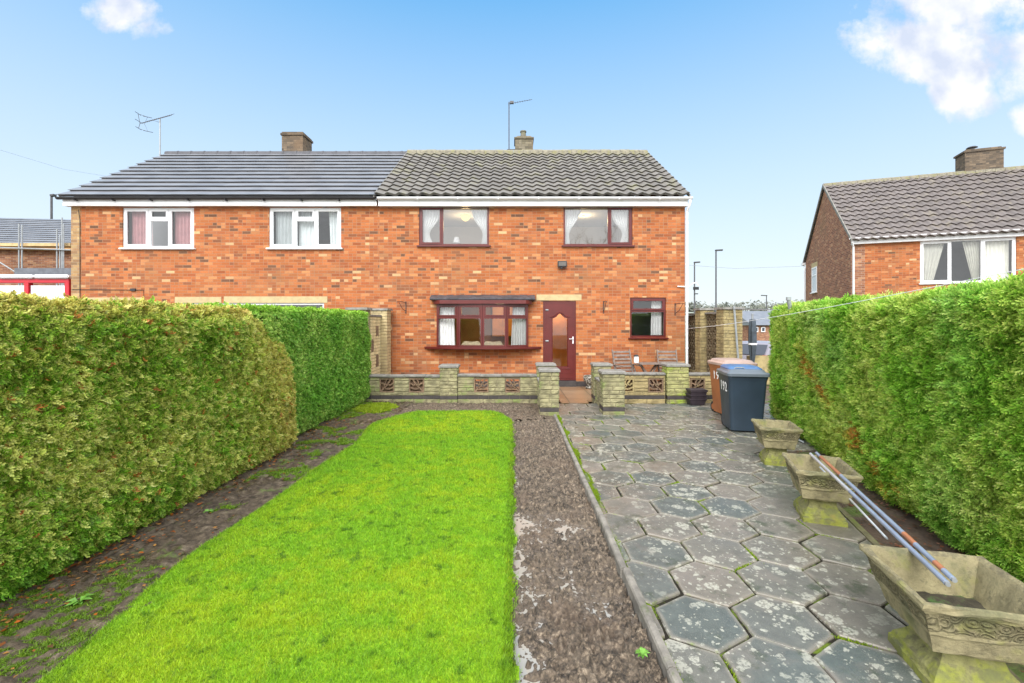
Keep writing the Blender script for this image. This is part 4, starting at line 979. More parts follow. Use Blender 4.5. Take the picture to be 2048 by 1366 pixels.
# curved sill and head
def bowpoly(ex, fr, xe0, xe1, n=16):
    pts = [];
    for i in range(n+1):
        t = i/n; xx = xe0+(xe1-xe0)*t; k = 1-(2*t-1)**4; pts.append((xx, HYW-.03-fr*k))
    return [(xe0, HYW+.05)]+pts+[(xe1, HYW+.05)]
for (c0_, c1_, cy_) in ((bx[0]-.005, bx[0]+.03, by[0]), (bx[4]-.03, bx[4]+.005, by[4])): m = MB(); m.box(c0_, c1_, cy_, HYW+.1, bz0, bz1); part('cheek', m, MAROON, bw_)

m = MB(); m.prism(bowpoly(0, .34, X(848,12.0), X(1083,12.0))[::-1], bz0-.055, bz0-.003, 'z'); part('sill', m, MAROON, bw_, bevel=.006)
m = MB(); m.prism([(X(866,11.85), HYW), (X(866,11.85), 11.92), (X(880,11.8), 11.72), (X(1052,11.8), 11.72), (X(1064,11.85), 11.92), (X(1064,11.85), HYW)], bz1+.002, bz1+.10, 'z'); part('head_board', m, MAROON, bw_, bevel=.004)
m = MB()
rz0 = bz1+.102; xa, xb = X(860,11.85), X(1070,11.85)
m.prism([(xa, HYW), (xa, 11.80), (xb, 11.80), (xb, HYW)], rz0, rz0+.05, 'z')
FELT = mat('slate_felt', (.055,.052,.06), .6, .35, 9, 1.0, 12)
g = random.Random(3)
for k in range(14):
    a = xa+(xb-xa)*k/14; b = xa+(xb-xa)*(k+1)/14; m.add([(a,11.775,rz0+.046+g.uniform(0,.012)),(b,11.775,rz0+.046+g.uniform(0,.012)),(b-.0,HYW-.002,rz0+.15+g.uniform(-.012,.012)),(a,HYW-.002,rz0+.15+g.uniform(-.012,.012)),(a,11.775,rz0+.02),(b,11.775,rz0+.02)], [(0,1,2,3),(4,5,1,0)])
part('bay_roof', m, FELT, bw_)
# door
dz0, dz1 = .16, D[3]; dy = HYW+.02
m = MB(); f = .065; m.box(D[0], D[0]+f, dy, dy+.08, dz0, dz1-f); m.box(D[1]-f, D[1], dy, dy+.08, dz0, dz1-f); m.box(D[0], D[1], dy, dy+.08, dz1-f, dz1); m.box(D[0]+f, D[1]-f, dy, dy+.08, dz0, dz0+.05)
dr = part('door', m, MAROON, RH, bevel=.005)
gx0, gx1, gz0, gz1 = hx(1105), hx(1135), hz(733), hz(630); lx0, lx1, lz0, lz1 = D[0]+f, D[1]-f, dz0+.052, dz1-f
m = MB(); y0, y1 = dy-.01, dy+.05
m.box(lx0, gx0, y0, y1, lz0, lz1); m.box(gx1, lx1, y0, y1, lz0, lz1); m.box(gx0, gx1, y0, y1, lz0, gz0)
def arch(t): # ogee top 0..1 across -> height offset
    return -.0+.12*math.exp(-((t-.5)/.22)**2)-.085
N_ = 16
for i in range(N_):
    t0, t1 = i/N_, (i+1)/N_; a, b = gx0+(gx1-gx0)*t0, gx0+(gx1-gx0)*t1
    m.prism([(a, gz1+arch(t0)), (b, gz1+arch(t1)), (b, lz1), (a, lz1)], y0, y1)
part('door_leaf', m, MAROON, dr)
m = MB(); pts = [(gx0-.07+(gx1-gx0+.14)*i/20, y0-.004, gz1+.035+arch(i/20)) for i in range(21)]; m.tube(pts, .016, 6); m.tube([(gx0-.07, y0-.004, gz0-.05), (gx1+.07, y0-.004, gz0-.05)], .014, 6); m.tube([(gx0-.004, y0, gz0), (gx0-.004, y0, gz1-.06)], .010, 6); m.tube([(gx1+.004, y0, gz0), (gx1+.004, y0, gz1-.06)], .010, 6); m.box(gx0-.1, gx1+.14, y0-.006, y0+.002, lz0+.14, lz0+.165); part('moulding', m, MAROON, dr, smooth=True)
m = MB(); m.add([(gx0,dy+.02,gz0),(gx1,dy+.02,gz0),(gx1,dy+.02,gz1+.06),(gx0,dy+.02,gz1+.06)], [(0,1,2,3)]); part('pane', m, GLASS, dr)
m = MB(); kx, kz = hx(1146), hz(680); m.box(kx-.014, kx+.014, y0-.012, y0, kz-.10, kz+.09); m.tube([(kx, y0-.012, kz+.03), (kx, y0-.05, kz+.03), (kx-.11, y0-.055, kz+.03)], .009, 8); part('handle', m, WHITE, dr, bevel=.003)
for zz in (hz(620), hz(682)):
    m = MB(); m.tube([(hx(1091), y0-.004, zz), (hx(1097), y0-.004, zz)], .022, 8); part('hinge', m, STEEL, dr, smooth=True)
# interiors
def rlamp(x, y, z, w_, col=(1,.70,.36), name='lamp_light', r=.12):
    l = bpy.data.lights.new(name, 'POINT'); l.energy = w_; l.color = col; l.shadow_soft_size = r; o = bpy.data.objects.new(name, l); COL.objects.link(o); o.location = (x, y, z); return o
def pendant(px, py, Y, label, w_, r=.14):
    c = P(px, py, Y); t = thing('ceiling_lamp', label, 'lamp', (c.x, c.y, c.z-.1), 0, 'lit ceiling lamps upstairs')
    m = MB(); m.tube([(c.x,c.y,c.z+.10), (c.x,c.y,ZE-.13)], .006, 6); part('cord', m, WHITE, t)
    m = MB(); m.lathe((c.x,c.y,c.z), [(.03,-r*.9),(r*.7,-r*.6),(r,0),(r*.75,r*.6),(.03,r*.9)], 18); part('lamp_shade', m, BULB, t, smooth=True)
    o = rlamp(c.x, c.y, c.z-.3, w_, name='lamp_light'); o.parent = t; o.location = (0,0,-.18)
    return t
room(RH, hx(800), hx(1015), 2.62, ZE-.12, 15.2, PLASTER); room(RH, hx(1095), hx(1290), 2.62, ZE-.12, 15.2, PLASTER)
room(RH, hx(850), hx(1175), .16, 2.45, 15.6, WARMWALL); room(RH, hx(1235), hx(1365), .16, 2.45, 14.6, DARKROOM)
pendant(931, 434, 13.6, 'glowing yellow ceiling lamp in the upstairs window above the bay', 9)
pendant(1167, 424, 13.6, 'glowing yellow ceiling lamp in the upstairs window nearest the gable end', 9)
zA0, zA1 = A[2]+.07, A[3]-.05
curtain('white tied-back curtain in the narrow sash of the upstairs window above the bay', A[0]+.08, A[0]+.56, A[0]+.08, A[0]+.40, zA0, zA1, HYW+.2, CURT, pinch=(.3,'L'))
curtain('white tied-back curtain at the right of the upstairs window above the bay', A[1]-.5, A[1]-.07, A[1]-.24, A[1]-.07, zA0, zA1, HYW+.2, CURT, 5, pinch=(.3,'R'))
curtain('white tied-back curtain at the left of the upstairs window nearest the gable end', B[0]+.07, B[0]+.5, B[0]+.07, B[0]+.22, zA0, zA1, HYW+.2, CURT, 5, pinch=(.3,'L'))
curtain('white curtain in the narrow sash of the upstairs window nearest the gable end', B[1]-.55, B[1]-.08, B[1]-.34, B[1]-.08, zA0, zA1, HYW+.2, CURT, 6, pinch=(.3,'R'))
m = MB(); tl = P(913, 486, 12.6); m.lathe((tl.x, tl.y, tl.z), [(.10,0),(.06,.16),(.02,.16)], 14); m.tube([(tl.x,tl.y,tl.z-.25),(tl.x,tl.y,tl.z+.02)], .02, 8); single('table_lamp', m, CURT, 'small white lampshade at the bottom of the upstairs window above the bay', 'lamp', (tl.x, tl.y, tl.z-.25), smooth=True)
cz0, cz1 = bz0+.05, tz-.03
curtain('white curtain at the left side of the bay window', X(876,12.05), X(908,12.05), X(876,12.05), X(910,12.05), bz0+.02, bz1-.03, 12.08, CURT, 6)
curtain('white curtain at the right side of the bay window', X(1026,12.05), X(1052,12.05), X(1022,12.05), X(1053,12.05), bz0+.02, bz1-.03, 12.08, CURT, 6)
curtain('white curtain at the right of the small kitchen window', hx(1308), hx(1328), hx(1306), hx(1328), K[2]+.06, K[3]-.06, HYW+.2, CURT, 4)
t = thing('kitchen_cabinet', 'orange wooden wall cabinet lit inside the bay window', 'cabinet', (X(1000,14), 14, 0))
for (pa, pb, pc, pd) in ((985,1006,612,672), (1007,1026,612,672)):
    m = MB(); q = 15.2; m.box(X(pa,q), X(pb,q)-.02, q, q+.3, Z(pd,q), Z(pc,q)); part('cabinet_door', m, CABIN, t, bevel=.012)
m = MB(); m.box(X(984,15.25), X(1040,15.25), 15.3, 15.55, Z(673,15.3), Z(611,15.3)); part('cabinet_body', m, CABIN, t)
for (pa, pb, lab) in ((923,962,'cream patterned cushion in the left middle pane of the bay window'), (966,1006,'cream patterned cushion in the right middle pane of the bay window')):
    q = 12.5; m = MB(); c = P((pa+pb)/2, 690, q); hw = (X(pb,q)-X(pa,q))/2
    m.grid(lambda u, v: (c.x+hw*(2*u-1), c.y+.10*math.sin(v*2*math.pi), c.z+.10*math.cos(v*2*math.pi)*(1-(2*u-1)**8)+.01*math.sin(u*9)), 14, 12); single('cushion', m, CREAM, lab, 'cushion', (c.x, c.y, c.z-.1), 'cushions in the bay window', smooth=True)
m = MB(); q = 13.0; m.box(X(905,q), X(1030,q), q, q+.7, .17, .62); m.box(X(905,q), X(1030,q), q-.18, q, .17, .80); single('sofa', m, CREAM, 'cream sofa back seen low in the bay window', 'sofa', (X(965,q), q, .16), bevel=.04)
rlamp(X(1000,13.9), 13.9, 2.1, 14, (1,.72,.4), 'kitchen_light'); rlamp(X(1118,14.2), 14.2, 2.0, 5, (1,.65,.3), 'hall_light')
m = MB(); q = 14.6; m.box(X(1100,q), X(1150,q), q, q+.05, .2, 2.3); single('inner_door', m, CABIN, 'orange-lit wooden inner door behind the glazed maroon door', 'door', (X(1125,q), q, .17))
t = thing('security_floodlight', 'small black floodlight mounted high on the brick wall between upstairs and kitchen windows', 'light', (hx(1124), HYW, hz(530)))
m = MB(); c = (hx(1124), HYW, hz(529)); m.box(c[0]-.12, c[0]+.12, HYW-.10, HYW-.03, c[2]-.07, c[2]+.085); part('housing', m, BLACKP, t, bevel=.01)
m = MB(); m.box(c[0]-.095, c[0]+.095, HYW-.104, HYW-.1005, c[2]-.045, c[2]+.06); part('lens', m, mat('dull_lens', (.10,.09,.08), .5, .1, 5, 0), t)
m = MB(); m.box(c[0]-.05, c[0]+.05, HYW-.03, HYW, c[2]-.03, c[2]+.03); m.tube([(c[0]-.02,HYW-.05,c[2]-.07),(c[0]-.02,HYW-.06,c[2]-.12)], .03, 8); m.bar((c[0]-.12,HYW-.05,c[2]-.10), (c[0]+.12,HYW-.05,c[2]-.10), .02, .015); part('sensor', m, BLACKP, t)
for (px, pa, pb, lab, out) in ((812,603,627,'rusty hanging basket bracket left of the bay window',-.16), (1207,602,627,'rusty hanging basket bracket between the door and the kitchen window',0.02), (1350,606,631,'rusty hanging basket bracket by the gable end downpipe',.15)):
    m = MB(); x_ = hx(px); za, zb = hz(pb), hz(pa); m.box(x_-.012, x_+.012, HYW-.012, HYW, za, zb); m.tube([(x_,HYW-.01,zb-.03), (x_+out*.5,HYW-.16,zb-.01), (x_+out,HYW-.30,zb-.02), (x_+out,HYW-.32,zb-.06)], .009, 6); m.tube([(x_,HYW-.01,za+.06), (x_+out*.4,HYW-.12,za+.12), (x_+out*.8,HYW-.24,zb-.03)], .007, 6)
    single('basket_bracket', m, RUST, lab, 'bracket', (x_, HYW, za), 'hanging basket brackets on the house wall', smooth=True)

# aerials
def aerial_left():
    mx, my = X(320,RY), RY; z0, z1 = RZ, Z(238,RY); t = thing('tv_aerial', 'large television aerial with many crossbars at the left end of the grey roof', 'aerial', (mx, my, z0), 0, 'television aerials on the roofs')
    m = MB(); m.tube([(mx,my,z0-.1),(mx,my,z1)], .022, 8); part('mast', m, STEEL, t, smooth=True)
    m = MB(); a, b = P(284,246,RY), P(343,230,RY); m.tube([a, b], .012, 6); m.tube([(mx,my,z1-.12), a+(b-a)*.35, a+(b-a)*.75], .009, 6); part('boom', m, DARKMETAL, t)
    m = MB(); d = (b-a)
    for k in range(13):
        p = a+d*(.12+.88*k/12); s = .11 if k else .14; m.tube([p-Vector((.02,.10,.09))*1.0, p+Vector((.02,.10,.09))], .006, 5)
    part('crossbars', m, DARKMETAL, t)
    m = MB()
    for (pa, pb) in (((270,223),(282,231)), ((270,238),(285,247)), ((271,253),(283,260)), ((286,232),(304,236)), ((287,261),(306,265))): m.tube([P(*pa,RY-.15), P(*pb,RY+.1)], .009, 5)
    m.tube([P(276,227,RY), P(280,247,RY), P(277,257,RY)], .008, 5); m.tube([a, P(280,247,RY)], .009, 5); m.tube([P(280,229,RY), P(295,234,RY), P(290,246,RY)], .007, 5); m.tube([P(280,258,RY), P(296,263,RY), P(288,246,RY)], .007, 5)
    part('reflector', m, DARKMETAL, t)
aerial_left()
mx = X(1018,RY); t = thing('tv_aerial', 'thin television aerial on a tall mast beside the right chimney', 'aerial', (mx, RY, RZ), 0, 'television aerials on the roofs')
m = MB(); m.tube([(mx,RY,RZ-.1),(mx,RY,Z(204,RY))], .018, 8); part('mast', m, DARKMETAL, t, smooth=True)
m = MB(); a, b = P(1016,208,RY), P(1064,199,RY); m.tube([a, b], .008, 6)
for k in range(9): p = a+(b-a)*(.1+.1*k); m.tube([p-Vector((.01,.09-.007*k,.0)), p+Vector((.01,.09-.007*k,.0))], .005, 5)
part('boom', m, DARKMETAL, t); m = MB(); p = P(1024,205,RY); m.box(p.x-.07, p.x+.06, RY-.04, RY+.04, p.z-.04, p.z+.04); part('balun_box', m, DARKMETAL, t); m = MB(); m.tube([(mx-.06,RY,Z(299,RY)),(X(1030,RY),RY,Z(299,RY))], .012, 6); part('clamp', m, DARKMETAL, t)

# ---------------------------------------------------------------- neighbour house on the right (built in its own frame: x along front, y back)
NR_ = -R(20.0)
NH = thing('neighbour_house', 'brick house behind the right hedge with brown gable wall and brown pantiled roof', 'house', (13.75, 18.5, 0), NR_)
NW, ND, NZE, NRZ = 16.0, 7.05, 5.0, 8.28
m = MB(); NWO = (2.25, 5.1, 3.22, 4.86); wall_grid(m, 0, NW, -1.5, NZE, [NWO], 0)
part('wall', m, BR, NH, local=True)
m = MB(); m.add([(0,0,-1.5),(0,ND,-1.5),(0,ND,NZE),(0,ND/2,NRZ-.12),(0,0,NZE)], [(0,1,2,3,4)]); m.add([(0,ND,-1.5),(NW,ND,-1.5),(NW,ND,NZE),(0,ND,NZE)], [(0,1,2,3)]); m.box(-.004, .46, -.006, .02, -1.5, NZE-.02)
part('gable_wall', m, BRS, NH, local=True)
m = MB(); tiles(m, -.06, NW, -.32, NZE-.02, ND/2, NRZ, 13, .032, .3, lift=.062, seed=8, jit=.004); m.add([(-.06,ND/2,NRZ),(NW,ND/2,NRZ),(NW,ND+.3,NZE-.05),(-.06,ND+.3,NZE-.05)], [(0,1,2,3)])
NRf = part('roof', m, ROOFN, NH, local=True, smooth=True)
m = MB(); xk = -.06
while xk < NW-.05:
    e = min(xk+.33, NW); dz = random.uniform(-.006,.006); m.prism([(ND/2-.15,NRZ-.09+dz),(ND/2-.12,NRZ+.04+dz),(ND/2,NRZ+.10+dz),(ND/2+.12,NRZ+.04+dz),(ND/2+.15,NRZ-.09+dz)], xk, e-.008, 'x'); xk = e
part('ridge_tiles', m, RIDGE, NRf, local=True)
m = MB(); m.add([(-.10,-.34,NZE-.08),(-.058,-.34,NZE-.08),(-.058,-.34,NZE+.06),(-.10,-.34,NZE+.06),(-.10,ND/2,NRZ-.09),(-.058,ND/2,NRZ-.09),(-.058,ND/2,NRZ+.07),(-.10,ND/2,NRZ+.07)], [(0,1,2,3),(4,7,6,5),(0,4,5,1),(1,5,6,2),(2,6,7,3),(3,7,4,0)])
part('verge', m, COPE, NRf, local=True); m = MB(); m.add([(-.10,ND+.3,NZE-.12),(-.058,ND+.3,NZE-.12),(-.058,ND+.3,NZE+.0),(-.10,ND+.3,NZE+.0),(-.10,ND/2,NRZ-.09),(-.058,ND/2,NRZ-.09),(-.058,ND/2,NRZ+.07),(-.10,ND/2,NRZ+.07)], [(0,1,2,3),(4,7,6,5),(0,4,5,1),(1,5,6,2),(2,6,7,3),(3,7,4,0)])
part('verge', m, COPE, NRf, local=True)
m = MB(); m.box(5.2, 6.5, ND/2-.1, ND/2+.65, NRZ-.4, NRZ+.86); m.box(5.15, 6.55, ND/2-.14, ND/2+.69, NRZ+.86, NRZ+.94); m.box(5.25, 6.45, ND/2-.06, ND/2+.62, NRZ+.94, NRZ+1.0); ch = part('chimney', m, BRC, NRf, local=True)
m = MB(); m.lathe((5.6, ND/2+.25, NRZ+1.0), [(0,0),(.09,0),(.09,.12),(.20,.14),(.14,.19),(0,.21)], 14); part('chimney_pot', m, DARKMETAL, ch, local=True, smooth=True)
m = MB(); m.box(-.02, NW, -.16, -.13, NZE-.14, NZE+.04); m.box(-.02, NW, -.13, 0, NZE-.14, NZE-.125); part('fascia', m, WHITE, NH, local=True)
m = MB(); halfpipe(m, -.12, NW, -.225, NZE+.10, .062); part('gutter', m, WHITE, NH, local=True, smooth=True)
m = MB(); m.tube([(-.04,-.225,NZE+.05),(-.04,-.225,NZE-.08),(.06,-.06,NZE-.25),(.06,-.06,-1.2)], .036, 12); part('downpipe', m, WHITE, NH, local=True, smooth=True)
m = MB(); m.tube([(-.06,ND+.2,NZE+.03),(-.06,ND+.2,NZE-.1),(-.06,ND-.05,NZE-.3),(-.06,ND-.05,-1.2)], .036, 12); m.box(-.16,.0,ND-.0,ND+.3,NZE-.12,NZE+.0); part('downpipe', m, WHITE, NH, local=True, smooth=True)
window(NH, *NWO[:2], *NWO[2:], [(0,.33,0,1,'o'), (.33,.66,0,1,'f'), (.66,1,0,1,'o')], WHITE, GLASS, y=.03, local=True, fw=.06)
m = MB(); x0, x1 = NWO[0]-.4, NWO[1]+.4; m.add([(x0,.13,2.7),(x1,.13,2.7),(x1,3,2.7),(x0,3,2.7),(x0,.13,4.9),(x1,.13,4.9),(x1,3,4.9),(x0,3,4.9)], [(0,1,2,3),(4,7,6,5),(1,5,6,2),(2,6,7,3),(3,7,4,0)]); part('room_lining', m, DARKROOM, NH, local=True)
# gable side window (plane x=0)
m = MB(); a0, a1, c0, c1 = 4.85, 5.75, 3.25, 4.55; f = .07
m.box(-.03,.02,a0,a1,c0,c0+f); m.box(-.03,.02,a0,a1,c1-f,c1); m.box(-.03,.02,a0,a0+f,c0+f,c1-f); m.box(-.03,.02,a1-f,a1,c0+f,c1-f); m.box(-.03,.02,a0+f,a1-f,c1-.45,c1-.38)
sw = part('window', m, WHITE, NH, local=True, bevel=.004); m = MB(); m.add([(-.008,a0+f,c0+f),(-.008,a1-f,c0+f),(-.008,a1-f,c1-f),(-.008,a0+f,c1-f)], [(0,1,2,3)]); part('pane', m, mat('dim_pane', (.45,.50,.54), .15, .05, 1, 0), sw, local=True)
m = MB(); m.box(-.10,.0,a0-.05,a1+.05,c0-.04,c0-.002); part('sill', m, WHITE, sw, local=True)
m = MB(); m.box(-.012,.0,a0-.08,a1+.08,c1+.002,c1+.24); part('lintel', m, LINTEL, NH, local=True)
def to_world(o, p): c, s = math.cos(o.rotation_euler[2]), math.sin(o.rotation_euler[2]); return Vector((o.location.x+c*p[0]-s*p[1], o.location.y+s*p[0]+c*p[1], o.location.z+p[2]))
for (xt0, xt1, xb0, xb1, pin, lab) in ((2.35,3.10,2.35,2.75,(.25,'L'),'cream curtain in the left pane of the neighbour house window'), (3.65,4.15,3.95,4.15,(.2,'R'),'cream curtain in the middle pane of the neighbour house window'), (4.30,5.0,4.25,5.0,None,'cream curtain in the right pane of the neighbour house window')):
    m = MB()
    def fn(u, v, xt0=xt0, xt1=xt1, xb0=xb0, xb1=xb1, pin=pin):
        a = xb0+(xt0-xb0)*v; b = xb1+(xt1-xb1)*v; xx = a+(b-a)*u; p = to_world(NH, (xx, .25+.022*math.sin(u*36), 3.3+1.5*v)); return (p.x, p.y, p.z)
    m.grid(fn, 40, 8); q = to_world(NH, ((xb0+xb1)/2, .25, 3.3)); single('curtain', m, mat('cream_net', (.70,.70,.62), .9, .06, 4, .05), lab, 'curtain', tuple(q), 'curtains in the windows', smooth=True)

# ---------------------------------------------------------------- hedges
def spray_templates(n=6, leaves=11, length=.09, seed=1, wid=.007, droop=.25):
    """flat conifer sprays: a bent stem with paired pointed leaflets; each leaflet one kite (4 verts)"""
    g = np.random.default_rng(seed); out = []
    for k in range(n):
        V = []; T = []
        for i in range(leaves):
            t = (i+.6)/leaves; side = 1 if i % 2 else -1
            if i == leaves-1: side = 0
            px_, pz = t*length*.75, -droop*length*t*t
            ll = length*(.48-.26*t)*g.uniform(.8, 1.2); an = side*g.uniform(.55, .85)
            d = np.array([math.cos(an), math.sin(an), g.uniform(-.25, .25)-droop*t]); d /= np.linalg.norm(d); s_ = np.array([-d[1], d[0], g.uniform(-.3, .3)])*wid*g.uniform(.8, 1.3)
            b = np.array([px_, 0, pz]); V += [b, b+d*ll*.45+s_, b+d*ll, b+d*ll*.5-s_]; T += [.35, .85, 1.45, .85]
        out.append((np.array(V), np.array(T)))
    return out
def scatter(pts, nrm, temps, size, colfn, g, out_tilt=.9, down=.0, flow=(0,0,0), zj=1.0):
    N = len(pts); which = g.integers(0, len(temps), N); Vs = []; Cs = []
    cols = colfn(pts, g)
    d = nrm*out_tilt*.62+g.normal(0, .55, (N,3))*np.array([1,1,zj])+np.array(flow); d[:,2] -= down; d /= np.linalg.norm(d, axis=1)[:,None]
    r = nrm*1.0+g.normal(0, .42, (N,3)); s_ = np.cross(d, r); s_ /= np.linalg.norm(s_, axis=1)[:,None]; u_ = np.cross(s_, d)
    sc = size*(.65+.7*g.random(N))
    for k, (TV, TT) in enumerate(temps):
        ix = np.where(which == k)[0]
        if len(ix) == 0: continue
        M = np.stack([d[ix], s_[ix], u_[ix]], 1)*sc[ix][:,None,None]      # rows
        P_ = np.einsum('vk,nkj->nvj', TV, M)+pts[ix][:,None,:]
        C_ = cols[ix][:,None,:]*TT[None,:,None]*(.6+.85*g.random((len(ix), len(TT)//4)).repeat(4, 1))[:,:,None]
        Vs.append(P_.reshape(-1,3)); Cs.append(C_.reshape(-1,3))
    V = np.vstack(Vs); C_ = np.vstack(Cs); return V, np.arange(len(V)).reshape(-1,4), np.clip(C_, 0, .9)
def hedge(label, base, dirn, length, depth, height, npts, temps, size, colfn, seed, lean=0.0, rough=.05, round_=.16, side=1, flow=(0,0,0), down=0.0, endround=.25, topdens=.5, corner=0.0, y_near=None, facepow=0.0, out_tilt=.9):
    """base: start of the front face at ground; dirn: unit along the face; depth measured behind the face (side=+1: to +90deg left of dirn)"""
    g = np.random.default_rng(seed); d = np.array([dirn[0], dirn[1], 0.]); nback = np.array([-dirn[1]*side, dirn[0]*side, 0.]); nf = -nback; B0 = np.array([base[0], base[1], 0.])
    def surf(s, v, region):
        """region 0 front (v height 0..1), 1 top (v depth 0..1), 2 far end, 3 back, 4 near end"""
        S_ = np.zeros((len(s),3)); Nn = np.zeros((len(s),3))
        if region == 0:
            z = v*height; rr = np.clip((z-(height-round_))/round_, 0, 1); bk = round_*(1-np.sqrt(np.clip(1-rr**2, 0, 1)))
            er = np.clip((s-(length-endround))/endround, 0, 1); bk2 = endround*(1-np.sqrt(np.clip(1-er**2, 0, 1)))*.9
            bk2 = bk2+corner*np.clip((s-(length-1.25))/1.25, 0, 1)**1.6*np.clip((z-.75)/(height-.75), 0, 1)**2.2
            bot = .10*np.clip(1-z/.25, 0, 1)**2
            S_ = B0+d*s[:,None]+nback*(bk+bk2+bot+lean*z)[:,None]; S_[:,2] = z
            Nn = nf*(1-rr*.7)[:,None]+np.array([0,0,1.])*(rr*.9)[:,None]+d*(er*.8)[:,None]
        elif region == 1:
            cs = corner*np.clip((s-(length-1.25))/1.25, 0, 1)**1.6; S_ = B0+d*s[:,None]+nback*(round_*.6+cs+v*(depth-round_-cs))[:,None]; S_[:,2] = height; Nn[:] = (0,0,1)
        elif region == 2:
            z = s*height; ec = endround+corner*np.clip((z-.75)/(height-.75), 0, 1)**2.2; S_ = B0+d*length+nback*(ec+v*(depth-ec))[:,None]; S_[:,2] = z; Nn[:] = d
        elif region == 4:
            z = s*height; S_ = B0+nback*(.05+v*(depth-.05))[:,None]; S_[:,2] = z; Nn[:] = -d
        else:
            z = v*height; S_ = B0+d*s[:,None]+nback*depth; S_[:,2] = z; Nn[:] = nback
        return S_, Nn
    PT = []; NN = []
    def samp(n): # along, optionally denser near start
        u = g.random(n); return length*(u**(1+facepow))
    n0 = npts; s, v = samp(n0), g.random(n0)**.95; a, b = surf(s, v, 0); PT.append(a); NN.append(b)
    n1 = int(npts*depth/height*topdens); a, b = surf(samp(n1), g.random(n1), 1); PT.append(a); NN.append(b)
    n2 = int(npts*depth/length*.7); a, b = surf(g.random(n2), g.random(n2), 2); PT.append(a); NN.append(b)
    a, b = surf(g.random(n2), g.random(n2), 4); PT.append(a); NN.append(b)
    n3 = int(npts*.12); a, b = surf(samp(n3), g.random(n3), 3); PT.append(a); NN.append(b)
    pts = np.vstack(PT); nn = np.vstack(NN); nn /= np.linalg.norm(nn, axis=1)[:,None]
    al = (pts-B0)@d; disp = (fbm(al+7, pts[:,2]+pts[:,0]*.7, 2.2, 3)-.5)*2*rough*1.6+(fbm(al, pts[:,2]*1.1+pts[:,0], 9, 2)-.5)*2*rough
    pts = pts+nn*(disp-.03+g.uniform(-.032, .012, len(pts)))[:,None]; pts[:,2] += (fbm(al, al*0, 1.5, 3)-.5)*.05
    t = thing('hedge', label, 'hedge', (base[0], base[1], 0))
    V, Fc, C_ = scatter(pts, nn, temps, size, colfn, g, out_tilt, down, flow, .45 if side < 0 else .9)
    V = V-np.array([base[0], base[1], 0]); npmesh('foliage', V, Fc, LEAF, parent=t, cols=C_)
    # inner branch mass: same surface pulled in, dark colour stands in for gap shade
    m = MB(); ns_, nv = max(6, int(length/.12)), 14
    gs = np.linspace(0, length, ns_+1); prof = []
    rows = []
    for v in np.linspace(0, 1, nv+1): p, q = surf(gs, np.full(ns_+1, v), 0); rows.append(p+ -q/np.linalg.norm(q,axis=1)[:,None]*.075)
    for v in np.linspace(.1, 1, 6): p, q = surf(gs, np.full(ns_+1, v), 1); p[:,2] -= .08; p = p-d*np.where(gs > length-endround, .10, 0)[:,None]; rows.append(p)
    p, q = surf(gs, np.full(ns_+1, 0.), 3); p = p-nback*.07; p[:,2] = height*.9; rows.append(p); p2 = p.copy(); p2[:,2] = 0; rows.append(p2)
    R_ = np.array(rows); al2 = (R_-B0)@d; R_ = R_-np.where((al2 > length-.09)[...,None], d*.09, 0); R_ = R_+np.where((al2 < .09)[...,None], d*.10, 0)
    R_[..., :2] += (fbm(al2, R_[...,2], 4, 3)[...,None]-.5)*.05
    nr = len(rows); Vc = R_.reshape(-1,3)-np.array([base[0], base[1], 0]); i = (np.arange(nr-1)[:,None]*(ns_+1)+np.arange(ns_)[None,:]).ravel()
    Fq = np.stack([i, i+1, i+ns_+2, i+ns_+1], 1); npmesh('inner_branches', Vc, Fq, CORE, parent=t)
    for e in (0, ns_):
        m = MB(); ring = [tuple(R_[j, e]) for j in range(nr)]; m.add(ring, [tuple(range(nr))]); part('branch_end', m, CORE, t)
    # a few stems at the foot
    m = MB(); k = .3
    while k < length-.2:
        q = B0+d*k+nback*(.3+.1*math.sin(k*7)); m.tube([(q[0],q[1],-.05),(q[0]+.03,q[1],.35)], [.035,.025], 7); k += .55
    part('trunk', m, BARK, t, smooth=True)
    return t
def c_mix(a, b, f): return np.array(a)*(1-f)+np.array(b)*f
def col_right(p, g):
    n = len(p); s = p[:,1]; f = fbm(s, p[:,2]*1.3, 1.5, 3)[:,None]; r = g.random((n,1)); f2 = fbm(s+9, p[:,2], 7, 2)[:,None]
    c = c_mix([.28,.60,.055], [.66,.90,.17], np.clip((f-.3)*1.7+(f2-.5)*.8+(r-.5)*.7, 0, 1))
    bl = np.clip((fbm(s+3, p[:,2]+4, 1.1, 2)[:,None]-.6)*4, 0, 1)*.35; c = c*(1-bl)+np.array([.46,.76,.26])*bl
    y_ = np.clip((fbm(s+20, p[:,2]*.8, .9, 2)[:,None]-.50)*3, 0, 1)*np.clip(1.5-p[:,2:3], 0, 1)*.35; c = c*(1-y_)+np.array([.60,.74,.08])*y_
    # browned patches running diagonally
    dd = np.abs((p[:,2]-1.02)+(6.15-s)*.42); br = np.exp(-(dd/.17)**2)*((s > 4.0) & (s < 6.7))*np.clip((fbm(s*1.0, p[:,2]*1.6, 4.5, 4)-.47)*9, 0, 1)
    br = np.clip(br, 0, 1)[:,None]*(g.random((n,1)) < .7); c = c*(1-br)+np.array([.70,.28,.05])*br
    return c*(.65+.7*g.random((n,1)))
